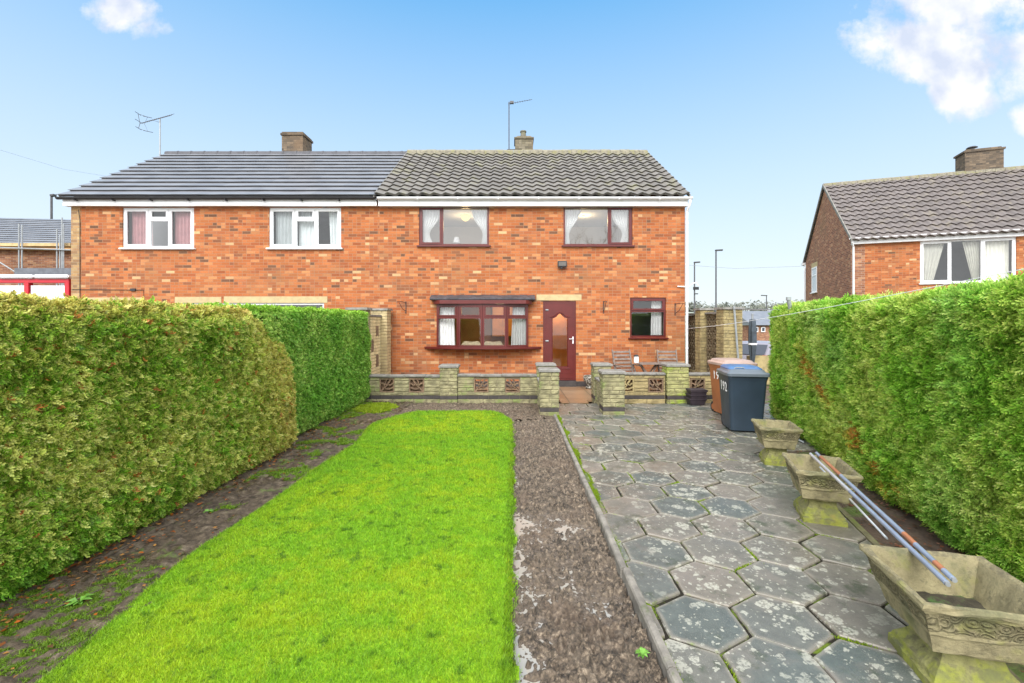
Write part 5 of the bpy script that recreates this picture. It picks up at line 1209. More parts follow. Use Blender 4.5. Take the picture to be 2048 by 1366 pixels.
def col_near_left(p, g):
    n = len(p); s = p[:,1]; f = fbm(s, p[:,2]*1.2, 1.3, 3)[:,None]; r = g.random((n,1)); f2 = fbm(s+9, p[:,2], 6, 2)[:,None]
    c = c_mix([.20,.40,.028], [.86,.88,.20], np.clip((f-.28)*1.2+(f2-.5)*.8+(r-.4)*1.3, 0, 1))
    low = np.clip(.5-p[:,2:3], 0, .5)*2*np.clip((3.6-s)/.8, 0, 1)[:,None]; c = c*(1-low)+np.array([.18,.46,.03])*low
    yl = (np.clip((s-4.9)/1.0, 0, 1)[:,None]*.55+np.clip((p[:,2:3]-1.68)/.12, 0, 1)*.6)*(g.random((n,1)) < .75); c = c*(1-yl)+np.array([.75,.52,.14])*yl
    br = (g.random((n,1)) < .018)*1.0; c = c*(1-br)+np.array([.55,.20,.05])*br
    return c*(.6+.75*g.random((n,1)))
def col_far_left(p, g):
    n = len(p); s = p[:,1]; f = fbm(s, p[:,2]*1.2, 1.5, 3)[:,None]; r = g.random((n,1))
    c = c_mix([.19,.46,.05], [.48,.74,.14], np.clip((f-.3)*1.5+(r-.5)*.9, 0, 1))
    tp = np.clip((p[:,2:3]-1.8)/.1, 0, 1)*.8; c = c*(1-tp)+np.array([.32,.60,.05])*tp
    return c*(.65+.7*g.random((n,1)))
TR = spray_templates(8, 12, .098, 1, .0042, .12); TL = spray_templates(8, 9, .062, 2, .0052, .3); TF = spray_templates(5, 7, .046, 3, .0052, .2)
an = math.atan(.275); dr_ = (math.sin(an), math.cos(an))
hedge('long bright green conifer hedge with browned patches along the right side of the paving', (3.11+(1.6-2.77)*.275, 1.6), dr_, 6.85, 1.1, 1.95, 84000, TR, 1.0, col_right, 61, side=-1, rough=.034, flow=(-.2,-.55,.05), down=.05, facepow=.25, out_tilt=.8)
hedge('yellow-green clipped conifer hedge nearest the camera on the left', (-3.0, 1.4), (0.012,1), 4.95, 1.3, 1.85, 86000, TL, 1.0, col_near_left, 62, side=1, rough=.034, round_=.22, endround=.32, facepow=.15, lean=.03, out_tilt=.75, corner=.75)
hedge('fresh green clipped hedge farther along on the left, ending at the low stone wall', (-3.11, 5.9), (.012,1), 4.1, 1.3, 1.93, 46000, TF, 1.0, col_far_left, 63, side=1, rough=.03, round_=.15, endround=.2, lean=.03, out_tilt=.7)

# ---------------------------------------------------------------- fallen leaves and twigs
def litter(label, n, xr, yr, keep, z, cols, seed, size=.035):
    g = np.random.default_rng(seed); a = g.uniform(*xr, n); b = g.uniform(*yr, n); k = keep(a, b); a, b = a[k], b[k]; n = len(a); th = g.uniform(0, 6.28, n); s = size*(.5+.8*g.random(n))
    q = []
    for (u, v, w_) in ((0,0,0), (.5,.3,.25), (1,0,.1), (.5,-.3,.2)):
        q.append(np.stack([a+s*(u*np.cos(th)-v*np.sin(th)), b+s*(u*np.sin(th)+v*np.cos(th)), z+s*w_*g.random(n)+.004], 1))
    V = np.stack(q, 1).reshape(-1,3); C_ = np.repeat(np.array(cols)[g.integers(0, len(cols), n)]*(.6+.7*g.random((n,1))), 4, 0)
    o = npmesh('fallen_leaves', V, np.arange(len(V)).reshape(-1,4), GRASSM, cols=C_); o['kind'] = 'stuff'; o['label'] = label; o['category'] = 'leaves'
litter('orange-brown conifer leaf litter on the soil under the left hedge', 6500, (-3.4,-2.35), (1.9,9.0), lambda a, b: np.random.default_rng(1).random(len(a)) < np.clip(1.2-(a+3.2)*2.0, .06, 1)*np.where(b < 3.6, 1, .45), .012, [(.50,.13,.02),(.30,.10,.03),(.22,.12,.05),(.45,.22,.06)], 71)
litter('brown leaf litter on the dark soil under the right hedge', 2600, (2.2,4.6), (1.8,7.5), lambda a, b: (a > edge_r(b)+.08) & (a < edge_r(b)+.9), -.015, [(.28,.10,.05),(.18,.09,.05),(.35,.16,.10),(.12,.07,.04)], 72)
mb = MB(); g = random.Random(8)
for k in range(26):
    x_, y_ = g.uniform(-2.95,-2.35), g.uniform(2.2, 6.5); a = g.uniform(0, 3.1); l = g.uniform(.08,.25)
    mb.tube([(x_,y_,.008),(x_+l*.5*math.cos(a),y_+l*.5*math.sin(a),.02),(x_+l*math.cos(a+.3),y_+l*math.sin(a+.3),.006)], .004, 5)
o = single('twigs', mb, BARK, 'small dark twigs scattered on the soil by the left hedge', 'twigs', (-2.6,4,0), kind='stuff')
# leafy weeds in left strip
def weed(x_, y_, s, lab, seed):
    g = random.Random(seed); m = MB()
    for k in range(11):
        a = g.uniform(0, 6.28); l = s*g.uniform(.6, 1); w_ = l*.28; c, si = math.cos(a), math.sin(a); h = g.uniform(.25,.6)*l
        pts = [(0,0,0), (.45*l, w_, h), (l, 0, h*.6), (.45*l, -w_, h)]
        m.add([(x_+p*c-q*si, y_+p*si+q*c, .005+z) for (p, q, z) in pts], [(0,1,2,3)])
    single('weed_plant', m, mat('weed_leaf', (.13,.30,.035), .6, .3, 30, .1), lab, 'weed', (x_, y_, 0), 'broad-leaved weeds')
weed(-2.62, 2.75, .075, 'small leafy weed on the soil nearest the bottom left of the lawn', 1)
weed(-2.72, 4.05, .06, 'small leafy weed on the soil strip halfway along the near left hedge', 2)
weed(.66, 2.32, .045, 'tiny leafy weed in the mud against the edging kerb', 3)

# ---------------------------------------------------------------- planters
def planter_mat(name, mossamt, base=(.36,.32,.20)):
    t = NT(name); x, y, z = t.xyz()
    c = t.ramp(t.noise(9, 7, .7), [(.25, tuple(v*.5 for v in base)), (.5, base), (.75, tuple(min(v*1.4,.8) for v in base))])
    m = t.m_('MULTIPLY', t.step(t.m_('ADD', t.noise(5, 5, .6), t.m_('MULTIPLY', t.step(z, .28, .02), .22*mossamt)), .52, .66), min(1.0, mossamt)); c = t.mix(m, c, (.26,.29,.03))
    c = t.mix(t.m_('MULTIPLY', t.step(t.noise(24, 6, .75), .54, .64), .5), c, (.10,.095,.06)); ge0 = t.n('ShaderNodeNewGeometry'); gz0 = t.n('ShaderNodeSeparateXYZ'); t.set(gz0.inputs[0], ge0.outputs['Normal']); c = t.mix(t.m_('MULTIPLY', t.m_('MULTIPLY', t.step(gz0.outputs[2], .3, .8), t.step(t.noise(16, 5, .7), .42, .60)), .6), c, (.09,.08,.06))
    c = t.mix(t.m_('MULTIPLY', t.step(t.noise(4.5, 5, .65), .50, .62), .65), c, (.115,.12,.065)); c = t.mix(t.m_('MULTIPLY', t.step(t.noise(3.1, 4, .6), .60, .72), .6), c, (.36,.27,.07))
    # relief scrolls on the band
    dv = t.noise(5, 2, .5, col=True); s2 = t.n('ShaderNodeVectorMath', operation='SCALE'); t.set(s2.inputs[0], dv); s2.inputs['Scale'].default_value = .10; ad = t.n('ShaderNodeVectorMath', operation='ADD'); t.set(ad.inputs[0], t.co); t.set(ad.inputs[1], s2.outputs[0])
    vor = t.voro(17, vec=ad.outputs[0])[0]; rel = t.m_('SINE', t.m_('MULTIPLY', vor, 24.0))
    band = t.m_('MULTIPLY', t.step(z, .318, .326), t.step(z, .408, .400)); ge = t.n('ShaderNodeNewGeometry'); gs_ = t.n('ShaderNodeSeparateXYZ'); t.set(gs_.inputs[0], ge.outputs['Normal']); band = t.m_('MULTIPLY', band, t.m_('LESS_THAN', gs_.outputs[2], 0.12)); rel = t.m_('MULTIPLY', rel, band)
    c = t.mix(t.m_('MULTIPLY', t.m_('MAXIMUM', t.m_('MULTIPLY', rel, -1.0), 0.0), .55), c, (.13,.12,.06))
    t.bsdf(c, .9, 0, .3, t.bump(t.noise(60, 6, .75), .9, .010, t.bump(rel, .9, .010))); return t.m
PM = planter_mat('weathered_planter', .35, (.30,.26,.145)); PB = planter_mat('mossy_pedestal', .7, (.26,.25,.10))
def rect_loft(m, prof, close_in=None):
    """prof list of (halfwidth x, halfdepth y, z)"""
    vs = []; fs = []; n = 10   # subdivided sides for slight wear
    for (a, b, z) in prof:
        ring = []
        for (p, q) in (((-a,-b),(a,-b)), ((a,-b),(a,b)), ((a,b),(-a,b)), ((-a,b),(-a,-b))):
            for k in range(n): f = k/n; ring.append((p[0]+(q[0]-p[0])*f, p[1]+(q[1]-p[1])*f, z))
        vs += ring
    k4 = 4*n
    for i in range(len(prof)-1):
        for k in range(k4): fs.append((i*k4+k, i*k4+(k+1)%k4, (i+1)*k4+(k+1)%k4, (i+1)*k4+k))
    fs.append(tuple(range(k4))); fs.append(tuple((len(prof)-1)*k4+k for k in range(k4))); 
    g = random.Random(len(m.v)+3); vs = [(x_+g.gauss(0,.0024), y_+g.gauss(0,.0024), z_+g.gauss(0,.0022)) for (x_, y_, z_) in vs]
    m.add(vs, fs)
def planter(label, x_, y_, rot, sx=.26, sy=.29, rz=.455):
    t = thing('stone_planter', label, 'planter', (x_, y_, 0), rot, 'weathered stone trough planters along the right hedge')
    k = rz/.455; a, b = sx, sy
    m = MB(); rect_loft(m, [(a*.66,b*.66,.20*k),(a*.71,b*.71,.212*k),(a*.775,b*.775,.29*k),(a*.81,b*.81,.298*k),(a*.815,b*.815,.312*k),(a*.83,b*.83,.318*k),(a*.90,b*.90,.405*k),(a*.93,b*.93,.41*k),(a*.945,b*.945,.418*k),(a*.95,b*.95,.424*k),(a*.995,b*.995,.432*k),(a*1.01,b*1.01,.444*k),(a*.995,b*.995,.457*k),(a*.95,b*.955,.463*k),(a*.90,b*.915,.458*k),(a*.865,b*.88,.445*k),(a*.60,b*.62,.25*k)])
    part('bowl', m, PM, t, local=True)
    m = MB(); m.grid(lambda u, v: ((u-.5)*a*1.27, (v-.5)*b*1.30, .27*k+.02*float(fbm(u*3+x_, v*3, 3, 3))), 14, 14); part('soil', m, mat('planter_soil', (.05,.042,.025), .9, .4, 12, .8, 60, stain=(.05,.12,.02), ss=12, st=.5), t, local=True)
    m = MB(); rect_loft(m, [(a*.68,b*.66,-.02),(a*.68,b*.66,.04*k),(a*.64,b*.62,.05*k),(a*.62,b*.60,.07*k),(a*.46,b*.45,.12*k),(a*.42,b*.42,.15*k),(a*.42,b*.42,.20*k)]); part('pedestal', m, PB, t, local=True)
    return t
planter('large stone trough planter closest to the camera at the bottom right corner', 2.15, 2.21, -R(14), .285, .285)
planter('middle stone trough planter with poles resting on its rim', 2.69, 4.0, -R(20), .235, .285)
planter('farthest stone trough planter beside the slate grey bin', 3.21, 5.56, -R(17), .225, .255)
# poles
def pole(label, a, b, r, cols):
    a, b = Vector(a), Vector(b); t = thing('extension_pole', label, 'pole', tuple(a), 0, 'blue-grey poles lying across the planters')
    prev = 0
    for (f, m_) in cols:
        m = MB(); m.tube([a+(b-a)*prev, a+(b-a)*f], r if m_ is not ORNG else r*1.06, 10); part('tube' if m_ is not ORNG else 'orange_band', m, m_, t, smooth=True); prev = f
    m = MB(); m.tube([b, b+(b-a).normalized()*.015], r*.8, 10); part('end_cap', m, STEEL, t); return t
PBLU = mat('blue_grey_tube', (.24,.29,.38), .3, .12, 7, .03, metal=.15); ORNG = mat('orange_tube', (.36,.14,.065), .4, .2, 9, .05); PSIL = mat('silver_tube', (.52,.54,.57), .28, .1, 9, .03, metal=.4)
ra, rb = P(1621, 908, 4.29), P(1893, 1166, 2.16)
pole('pale blue-grey pole, the left of the two long ones crossing to the nearest planter', ra, rb, .0135, [(.45,PSIL),(1.0,PBLU)])
ra2, rb2 = P(1633, 906, 4.29), P(1906, 1158, 2.17)
pole('blue-grey pole with orange bands, the right of the two long ones', ra2, rb2, .0135, [(.06,PBLU),(.30,ORNG),(.78,PBLU),(.84,ORNG),(.93,PBLU),(.965,ORNG),(1.0,PBLU)])
sa, sb = P(1624, 912, 4.27)+Vector((0,0,-.028)), None
sb = P(1772, 1075, 3.35); sb.z = max(sb.z, .06)
pole('short thin grey pole beneath the two long ones, ending above the soil', P(1640, 930, 4.15)+Vector((0,0,-.02)), sb, .009, [(1.0,PSIL)])

# ---------------------------------------------------------------- bins
def textmesh(s, size, matl, name='number'):
    c = bpy.data.curves.new('tmp', 'FONT'); c.body = s; c.size = size; c.extrude = .001; c.offset = .003*size/.2; c.space_character = 1.2; c.align_x = 'CENTER'; c.align_y = 'CENTER'
    o = bpy.data.objects.new('tmp', c); COL.objects.link(o); bpy.context.view_layer.update()
    me = bpy.data.meshes.new_from_object(o.evaluated_get(bpy.context.evaluated_depsgraph_get())); bpy.data.objects.remove(o); bpy.data.curves.remove(c)
    me.name = name; me.materials.clear(); me.materials.append(matl); return me
def bin_(label, x_, y_, rot, bodym, lidm, topm=None, handle=False, h=1.0, sz=1.0):
    """wheelie bin; front faces -y, its left side (-x) carries the number"""
    t = thing('wheelie_bin', label, 'bin', (x_, y_, 0), rot, 'wheelie bins by the right hedge')
    wt, dt, wb, db = .56*sz, .66*sz, .46*sz, .50*sz
    m = MB(); sec = []
    def ring(w_, d_, z, r=.05, off=0): 
        pts = []
        for (cx, cy, a0) in ((w_/2-r, d_/2-r, 0), (-w_/2+r, d_/2-r, 90), (-w_/2+r, -d_/2+r, 180), (w_/2-r, -d_/2+r, 270)):
            for k in range(5): a = R(a0+k*22.5); pts.append((cx+r*math.cos(a), cy+off+r*math.sin(a), z))
        return pts
    def loft(m, rings, cap=True):
        n = len(rings[0]); vs = [p for r in rings for p in r]; fs = [(i*n+k, i*n+(k+1)%n, (i+1)*n+(k+1)%n, (i+1)*n+k) for i in range(len(rings)-1) for k in range(n)]
        if cap: fs += [tuple(range(n)), tuple((len(rings)-1)*n+k for k in range(n))]
        m.add(vs, fs)
    loft(m, [ring(wb,db,.03), ring(wb+.01,db+.01,.10), ring(wt-.01,dt-.02,h*.82), ring(wt,dt,h*.84), ring(wt+.015,dt+.015,h*.86), ring(wt+.015,dt+.015,h*.905), ring(wt-.03,dt-.03,h*.91)])
    part('body', m, bodym, t, local=True, smooth=True)
    m = MB(); loft(m, [ring(wt+.05,dt+.06,h*.895,.06,-.01), ring(wt+.055,dt+.065,h*.935,.06,-.01), ring(wt+.03,dt+.04,h*.95,.06,-.01), ring(wt-.02,dt-.02,h*.955,.07), ring(wt-.06,dt-.06,h*.985,.07,.01), ring(wt-.2,dt-.2,h*1.0,.07,.02)]); lid = part('lid', m, lidm, t, local=True, smooth=True)
    if topm:
        m = MB(); loft(m, [ring(wt-.05,dt-.10,h*.96,.06,.05), ring(wt-.06,dt-.12,h*1.0,.06,.06), ring(wt-.14,dt-.2,h*1.03,.06,.08), ring(wt-.3,dt-.35,h*1.04,.05,.08)]); part('blue_cover', m, topm, lid, local=True, smooth=True)
    if handle:
        m = MB(); yy = -.19; zz = h*.985; m.tube([(-.17,yy,zz-.04),(-.165,yy-.01,zz+.02),(-.14,yy-.01,zz+.035),(-.04,yy-.01,zz+.035),(-.02,yy-.01,zz+.02),(-.015,yy,zz-.04)], .008, 8); part('lid_handle', m, STEEL, lid, local=True, smooth=True)
    m = MB(); m.tube([(-wt*.42,dt/2+.05,h*.93),(wt*.42,dt/2+.05,h*.93)], .016, 10); m.box(-wt*.4,-wt*.34,dt/2-.01,dt/2+.06,h*.90,h*.945); m.box(wt*.34,wt*.4,dt/2-.01,dt/2+.06,h*.90,h*.945); part('hinge_bar', m, bodym, t, local=True, smooth=True)
    for sx in (-1, 1):
        m = MB(); c = (sx*(wb/2-.06), db/2+.02, .10); m.tube([(c[0]-sx*.0, c[1], c[2]), (c[0]+sx*.045, c[1], c[2])], .10, 20); wl = part('wheel', m, TYRE, t, local=True, smooth=True); m = MB(); m.tube([(c[0]+sx*.045, c[1], c[2]), (c[0]+sx*.049, c[1], c[2])], .055, 14); part('hub', m, bodym, wl, local=True)
    # number on the left side
    me = textmesh('192', .205, NUM); o = bpy.data.objects.new('number', me); COL.objects.link(o); o.parent = t
    tilt = math.atan2((wt-wb)/2, h*.8); zz = h*.70; xx = -(wb/2+(wt-wb)/2*(zz-.03)/(h*.81-.03))-.012
    o.rotation_euler = (R(90)+0, 0, -R(90)); o.rotation_mode = 'XYZ'
    # text plane: x axis runs front(-y) ... seen from -x the reading direction is -y
    o.matrix_local = Matrix(((0, -math.sin(tilt), -math.cos(tilt), xx), (-1, 0, 0, -.05), (0, math.cos(tilt), -math.sin(tilt), zz), (0,0,0,1)))
    return t
bin_('brown wheelie bin with lid paled by sky reflection and white number 192, behind the slate one', 4.04, 8.42, R(2), BINB, BINL, h=1.03)
bin_('slate grey wheelie bin with blue-topped lid and white number, nearest the hedge', 3.65, 7.26, -R(10), BING, BINGL, BINBL, True, h=.98)
m = MB(); a = P(1530, 835, 6.9); m.tube([(4.05,6.95,.0),(4.06,6.9,.06),(4.0,6.75,.09),(4.02,6.55,.05),(4.1,6.4,.01)], .012, 8); single('hose', m, STEEL, 'short grey hose end on the ground behind the farthest planter', 'hose', (4.05,6.7,0), smooth=True)

# ---------------------------------------------------------------- patio furniture
def garden_chair(label, x_, y_, rot):
    t = thing('garden_chair', label, 'chair', (x_, y_, 0), rot, 'folding wooden garden chairs against the house')
    w_ = .52
    for sx in (-1, 1):
        m = MB(); m.bar((sx*w_/2,-.26,0), (sx*w_/2,.20,.62), .03, .045); part('leg', m, WOOD, t, local=True)
        m = MB(); m.bar((sx*(w_/2-.035),.27,0), (sx*(w_/2-.035),-.20,.44), .028, .042); part('leg', m, WOOD, t, local=True)
        m = MB(); m.box(sx*w_/2-.03, sx*w_/2+.03, -.27, .22, .62, .645); part('armrest', m, WOOD, t, local=True, bevel=.006)
    m = MB()
    for k in range(7): m.box(-w_/2+.03, w_/2-.03, -.22+k*.062, -.22+k*.062+.045, .42+.0*k, .44)
    part('seat', m, WOOD, t, local=True)
    m = MB(); 
    for sx in (-1, 1): m.bar((sx*(w_/2-.02),.16,.40), (sx*(w_/2-.02),.34,1.0), .028, .042, up=(0,1,0))
    for k in range(6): f = .16+.15*k; y0, z0 = .16+.18*f, .40+.60*f; m.bar((-w_/2+.03,y0-.008,z0), (w_/2-.03,y0-.008,z0), .016, .052, up=(0,.3,1))
    part('backrest', m, WOOD, t, local=True)
    return t
c1 = garden_chair('weathered folding wooden chair, the left of the two, angled towards the table', X(1254,11.4), 11.38, R(14))
dup(c1, (X(1341,11.4), 11.4, 0), R(-2), 'weathered folding wooden chair, the right of the two, behind the mossy pillar')
t = thing('garden_table', 'small dark slatted table between the two wooden chairs', 'table', (X(1298,11.3), 11.35, 0))
m = MB(); x_ = X(1298,11.3)
for k in range(7): m.box(x_-.27, x_+.27, 11.1+k*.072, 11.1+k*.072+.055, .67, .69)
part('tabletop', m, WOOD, t)
for sx in (-1, 1):
    m = MB(); m.bar((x_+sx*.2,11.12,0), (x_-sx*.2,11.3,.66), .025, .035); part('leg', m, WOOD, t); m = MB(); m.bar((x_-sx*.2,11.55,0), (x_+sx*.2,11.4,.66), .025, .035); part('leg', m, WOOD, t)
m = MB(); q = P(1273, 716, 11.3); m.box(q.x-.05, q.x+.05, 11.28, 11.38, .69, .86); single('lantern', m, WHITE, 'small white and black lantern on the table beside the left chair', 'lantern', (q.x, 11.33, .69), bevel=.01); 
m = MB(); m.frustum((q.x, 11.33), .12, .12, .05, .05, .861, .90); o = part('lantern_lid', m, BLACKP, bpy.data.objects['lantern'])
# stone pot by the step
def pebble_mat():
    t = NT('pebbly_pot'); t.xyz(); v = t.voro(22); c = t.mix(t.step(v[0], .25, .55), (.45,.43,.38), (.10,.09,.07)); t.bsdf(c, .85, 0, .3, t.bump(v[0], 1.0, .02)); return t.m
m = MB(); q = P(1182, 772, 11.7); m.lathe((q.x, 11.7, 0), [(0,0),(.12,0),(.15,.03),(.10,.07),(.13,.13),(.19,.22),(.20,.30),(.17,.34),(.12,.33),(0,.31)], 18); single('stone_pot', m, pebble_mat(), 'pale rough textured stone pot on the patio right of the door', 'pot', (q.x, 11.7, 0), smooth=True)
# stacked black pots
t0 = None
for k in range(3):
    z = k*.085; lab = ['lowest of the stacked black plastic pots in front of the wall by the brown bin', 'middle of the stacked black plastic pots in front of the wall by the brown bin', 'top pot of the stacked black plastic pots by the brown bin'][k]
    q = X(1392, 9.4); m = MB(); m.frustum((q+.01*k, 9.42), .27, .22, .33, .27, z, z+.11); m.frustum((q+.01*k, 9.42), .35, .29, .35, .29, z+.11, z+.155 if k == 2 else z+.14); 
    single('plant_pot', m, mat('black_pot', (.035,.025,.032), .55, .2, 9, .1), lab, 'plant pot', (q, 9.42, z), 'stacked black plastic pots', bevel=.006)

# washing line, posts, cover
line = [P(1374, 657, 12.0)]; e = P(2200, 507, 2.2)
pts = []
for k in range(41):
    f = k/40; p = line[0]*(1-f)+e*f; p.z -= .12*4*f*(1-f)*.5; pts.append(p)
m = MB(); m.tube(pts, [.0055-.0032*k/40 for k in range(41)], 5); single('washing_line', m, WHITE, 'thin white washing line running from the house corner over the right hedge', 'washing line', tuple(pts[0]), smooth=True)
m = MB(); a, b = P(1592, 872, 7.3), P(1577, 598, 7.12); a.z = -.05; a.x += .28; m.tube([a, b], .030, 10); m.tube([b-Vector((.0,0,.02)), b+Vector((0,0,.03))], .036, 10); single('line_post', m, STEEL, 'grey metal washing line post standing at the far end of the right hedge', 'post', (a.x, a.y, 0), smooth=True)
m = MB(); a, b = Vector((X(1482, 9.9), 9.88, 0)), P(1468, 612, 9.9); m.tube([a, b], .022, 8); single('line_post', m, STEEL, 'slim grey pole leaning against the tan pillar of the screen wall', 'post', tuple(a), smooth=True)
m = MB(); m.tube([P(1468, 618, 9.9), P(1577, 620, 7.3)], .010, 6); single('line_wire', m, STEEL, 'grey horizontal wire from the leaning pole to the hedge post', 'wire', tuple(P(1468,618,9.9)))
t = thing('covered_parasol', 'folded dark parasol with a pale tie standing right of the tan pillar', 'parasol', (X(1505,10.2), 10.2, 0)); x_ = X(1505, 10.2)
m = MB(); m.grid(lambda u, v: (x_+(.03+.055*math.sin(v*2.6)+.010*math.cos(u*2*math.pi*6))*math.cos(u*2*math.pi), 10.2+(.03+.055*math.sin(v*2.6)+.010*math.cos(u*2*math.pi*6))*math.sin(u*2*math.pi), .75+v*1.02), 60, 12); part('canopy', m, COVER, t, smooth=True)
m = MB(); m.tube([(x_,10.2,0),(x_,10.2,1.9)], .022, 8); part('pole', m, STEEL, t); m = MB(); m.tube([(x_,10.2,1.20),(x_,10.2,1.24)], .094, 20); part('tie', m, WHITE, t); m = MB(); m.lathe((x_,10.2,0), [(0,0),(.24,0),(.22,.07),(.04,.1),(.03,.3)], 18); part('base', m, COPE, t)

# ---------------------------------------------------------------- background: lamp posts, houses, car, hills, trees
def lamp_post(label, px, ptop, Y, arm, base=None):
    x_ = X(px, Y); zt = Z(ptop, Y); z0 = terrain(Y)-.05; t = thing('street_lamp', label, 'street lamp', (x_, Y, z0), 0, 'street lamps beyond the houses'); r = .075
    m = MB(); m.tube([(x_,Y,z0),(x_,Y,z0+1.2),(x_,Y,z0+1.25),(x_,Y,zt)], [r*1.5,r*1.5,r,r*.75], 10); part('pole', m, DARKMETAL, t, smooth=True)
    m = MB(); m.bar((x_-arm*.1,Y,zt+.05), (x_+arm,Y,zt+.08), .22, .12); part('lamp_head', m, DARKMETAL, t, bevel=.02); return t
lamp_post('tall dark street lamp in the gap right of the house, the taller of two', 1432, 502, 38, .55)
tl_ = lamp_post('dark street lamp with two small signs close to the right gable end', 1389, 526, 42, .5)
m = MB(); a, b = P(1386,577,41.9), P(1397,577,41.9); m.box(a.x, b.x, 41.8, 41.9, a.z-.12, a.z+.14); a, b = P(1389,588,41.9), P(1396,589,41.9); m.box(a.x, b.x, 41.85, 41.9, a.z-.03, a.z+.06); part('sign', m, BLACKP, tl_)
lamp_post('distant street lamp just above the far end of the right hedge', 1533, 592, 60, -.7)
lamp_post('grey street lamp left of the house rising above the red framed shelter', 103, 393, 27, .22)
# left background house
LB = thing('slate_roofed_house', 'brown brick house with slate roof and scaffolding far left behind the hedge', 'house', (-22, 20.5, 0), -R(-7)); 
def lbm(fn): m = MB(); fn(m); return m
m = MB(); wall_grid(m, -4, 9.0, -1, 5.15, [(4.25, 6.3, 3.55, 4.5)], 0); m.box(-4, 9, 6, 6.1, -1, 5.1); m.add([(9,0,-1),(9,6,-1),(9,6,5.1),(9,3,6.9),(9,0,5.1)], [(0,1,2,3,4)]); part('wall', m, BRS, LB, local=True)
m = MB(); tiles(m, -4.2, 9.2, -.3, 5.2, 3.0, 7.0, 13, 0, .3, lift=.04, seed=5); m.add([(-4.2,3,7),(9.2,3,7),(9.2,6.3,5.1),(-4.2,6.3,5.1)], [(0,1,2,3)]); rf = part('roof', m, ROOFL, LB, local=True)
m = MB(); m.box(.55, 1.25, 2.6, 3.3, 6.6, 7.6); m.box(.5, 1.3, 2.55, 3.35, 7.6, 7.7); part('chimney', m, BRC, rf, local=True)
m = MB(); m.box(-4.1, 9.1, -.34, -.02, 4.95, 5.12); part('fascia', m, mat('timber_board', (.42,.24,.10), .8, .2, 4, .2), LB, local=True)
window(LB, 4.25, 6.3, 3.55, 4.5, [(0,.5,0,1,'f'), (.5,1,0,1,'f')], WHITE, GLASS, y=.03, local=True, fw=.07)
m = MB(); m.box(4.0, 6.5, .14, .2, 3.3, 4.7); part('room_lining', m, DARKROOM, LB, local=True)
t = thing('scaffolding', 'thin steel scaffold poles in front of the slate roofed house', 'scaffolding', (-20, 19, 0)); 
for (pa, ta, tb) in ((38,448,560), (44,450,560), (114,458,560), (124,435,560), (127,448,560), (120,470,560)):
    m = MB(); q = 19.0; m.tube([(X(pa,q),q,-.5),(X(pa,q),q,Z(ta,q))], .028, 6); part('upright', m, STEEL, t)
m = MB(); q = 18.93; m.tube([(X(-40,q),q,Z(494,q)),(X(142,q),q,Z(500,q))], .03, 6); m.tube([(X(-40,q),q,Z(500,q)),(X(50,q),q,Z(556,q))], .025, 6); part('ledger', m, STEEL, t)
m = MB(); q = 19.15; m.box(X(-60,q), X(140,q), q, q+.5, Z(492,q), Z(486,q)); part('board', m, mat('scaffold_board', (.50,.36,.18), .85, .2, 4, .2), t)
m = MB(); q = 18.7; m.box(X(18,q), X(138,q), q+.2, q+.25, Z(556,q), Z(535,q)); single('shed_roof', m, mat('grey_felt_roof', (.12,.13,.15), .7, .2, 5, .2), 'dark grey flat outbuilding roof below the scaffold poles', 'roof', (X(80,q), q, 0))
t = thing('red_framed_shelter', 'red framed shelter with pale panels and white roof behind the left hedge', 'shelter', (-13, 13.5, 0)); q = 13.4
m = MB(); xs_ = [X(-60,q), X(55,q), X(136,q)]; 
for xx in xs_: m.box(xx-.07, xx+.07, q-.04, q+.1, -.1, Z(560,q))
m.box(xs_[0], xs_[2]+.075, q-.046, q+.10, Z(566,q), Z(558,q)); part('frame', m, RED, t, bevel=.01)
m = MB()
for i in range(2): m.box(xs_[i]+.10, xs_[i+1]-.10, q, q+.03, .3, Z(571,q))
part('panel', m, PANEL, t)
m = MB()
for i in range(3): a = xs_[0]-.1+i*(xs_[2]-xs_[0]+.25)/3; m.box(a+.01, a+(xs_[2]-xs_[0]+.25)/3-.01, q-.15, q+1.6, Z(557,q), Z(550,q))
part('roof', m, WHITE, t, bevel=.03)
# overhead cable left
m = MB(); m.tube([P(-60,285,26), P(0,300,27), P(60,318,29), P(125,338,31), P(330,372,40)], .005, 5); single('overhead_cable', m, DARKMETAL, 'thin dark overhead cable crossing the sky at far left', 'cable', tuple(P(0,300,27)))
m = MB(); m.tube([P(1374,530,34), P(1470,537,34), P(1560,534,34), P(1640,531,34)], .012, 5); single('overhead_cable', m, STEEL, 'faint overhead cable between the two houses', 'cable', tuple(P(1480,535,34)))
# far house and car through the gap
FH = thing('distant_house', 'small distant house with grey roof and white windows in the gap by the parasol', 'house', (X(1535,46), 46, terrain(46)))
q = 46; z0 = terrain(46)
m = MB(); m.box(X(1505,q), X(1600,q), q, q+7, z0, Z(651,q)); part('wall', m, BRS, FH)
m = MB(); zz = Z(650,q); m.prism([(q-.4,zz),(q+3.5,Z(622,q+3.5)),(q+7.4,zz)], X(1500,q), X(1605,q), 'x'); part('roof', m, ROOFL, FH)
for (pa, pb) in ((1508,1516), (1522,1530), (1540,1552)): 
    m = MB(); m.box(X(pa,q), X(pb,q), q-.06, q-.004, Z(664,q), Z(654,q)); wn = part('window', m, WHITE, FH); m = MB(); m.box(X(pa,q)+.07, X(pb,q)-.07, q-.066, q-.061, Z(664,q)+.08, Z(654,q)-.08); part('pane', m, CARGL, wn)
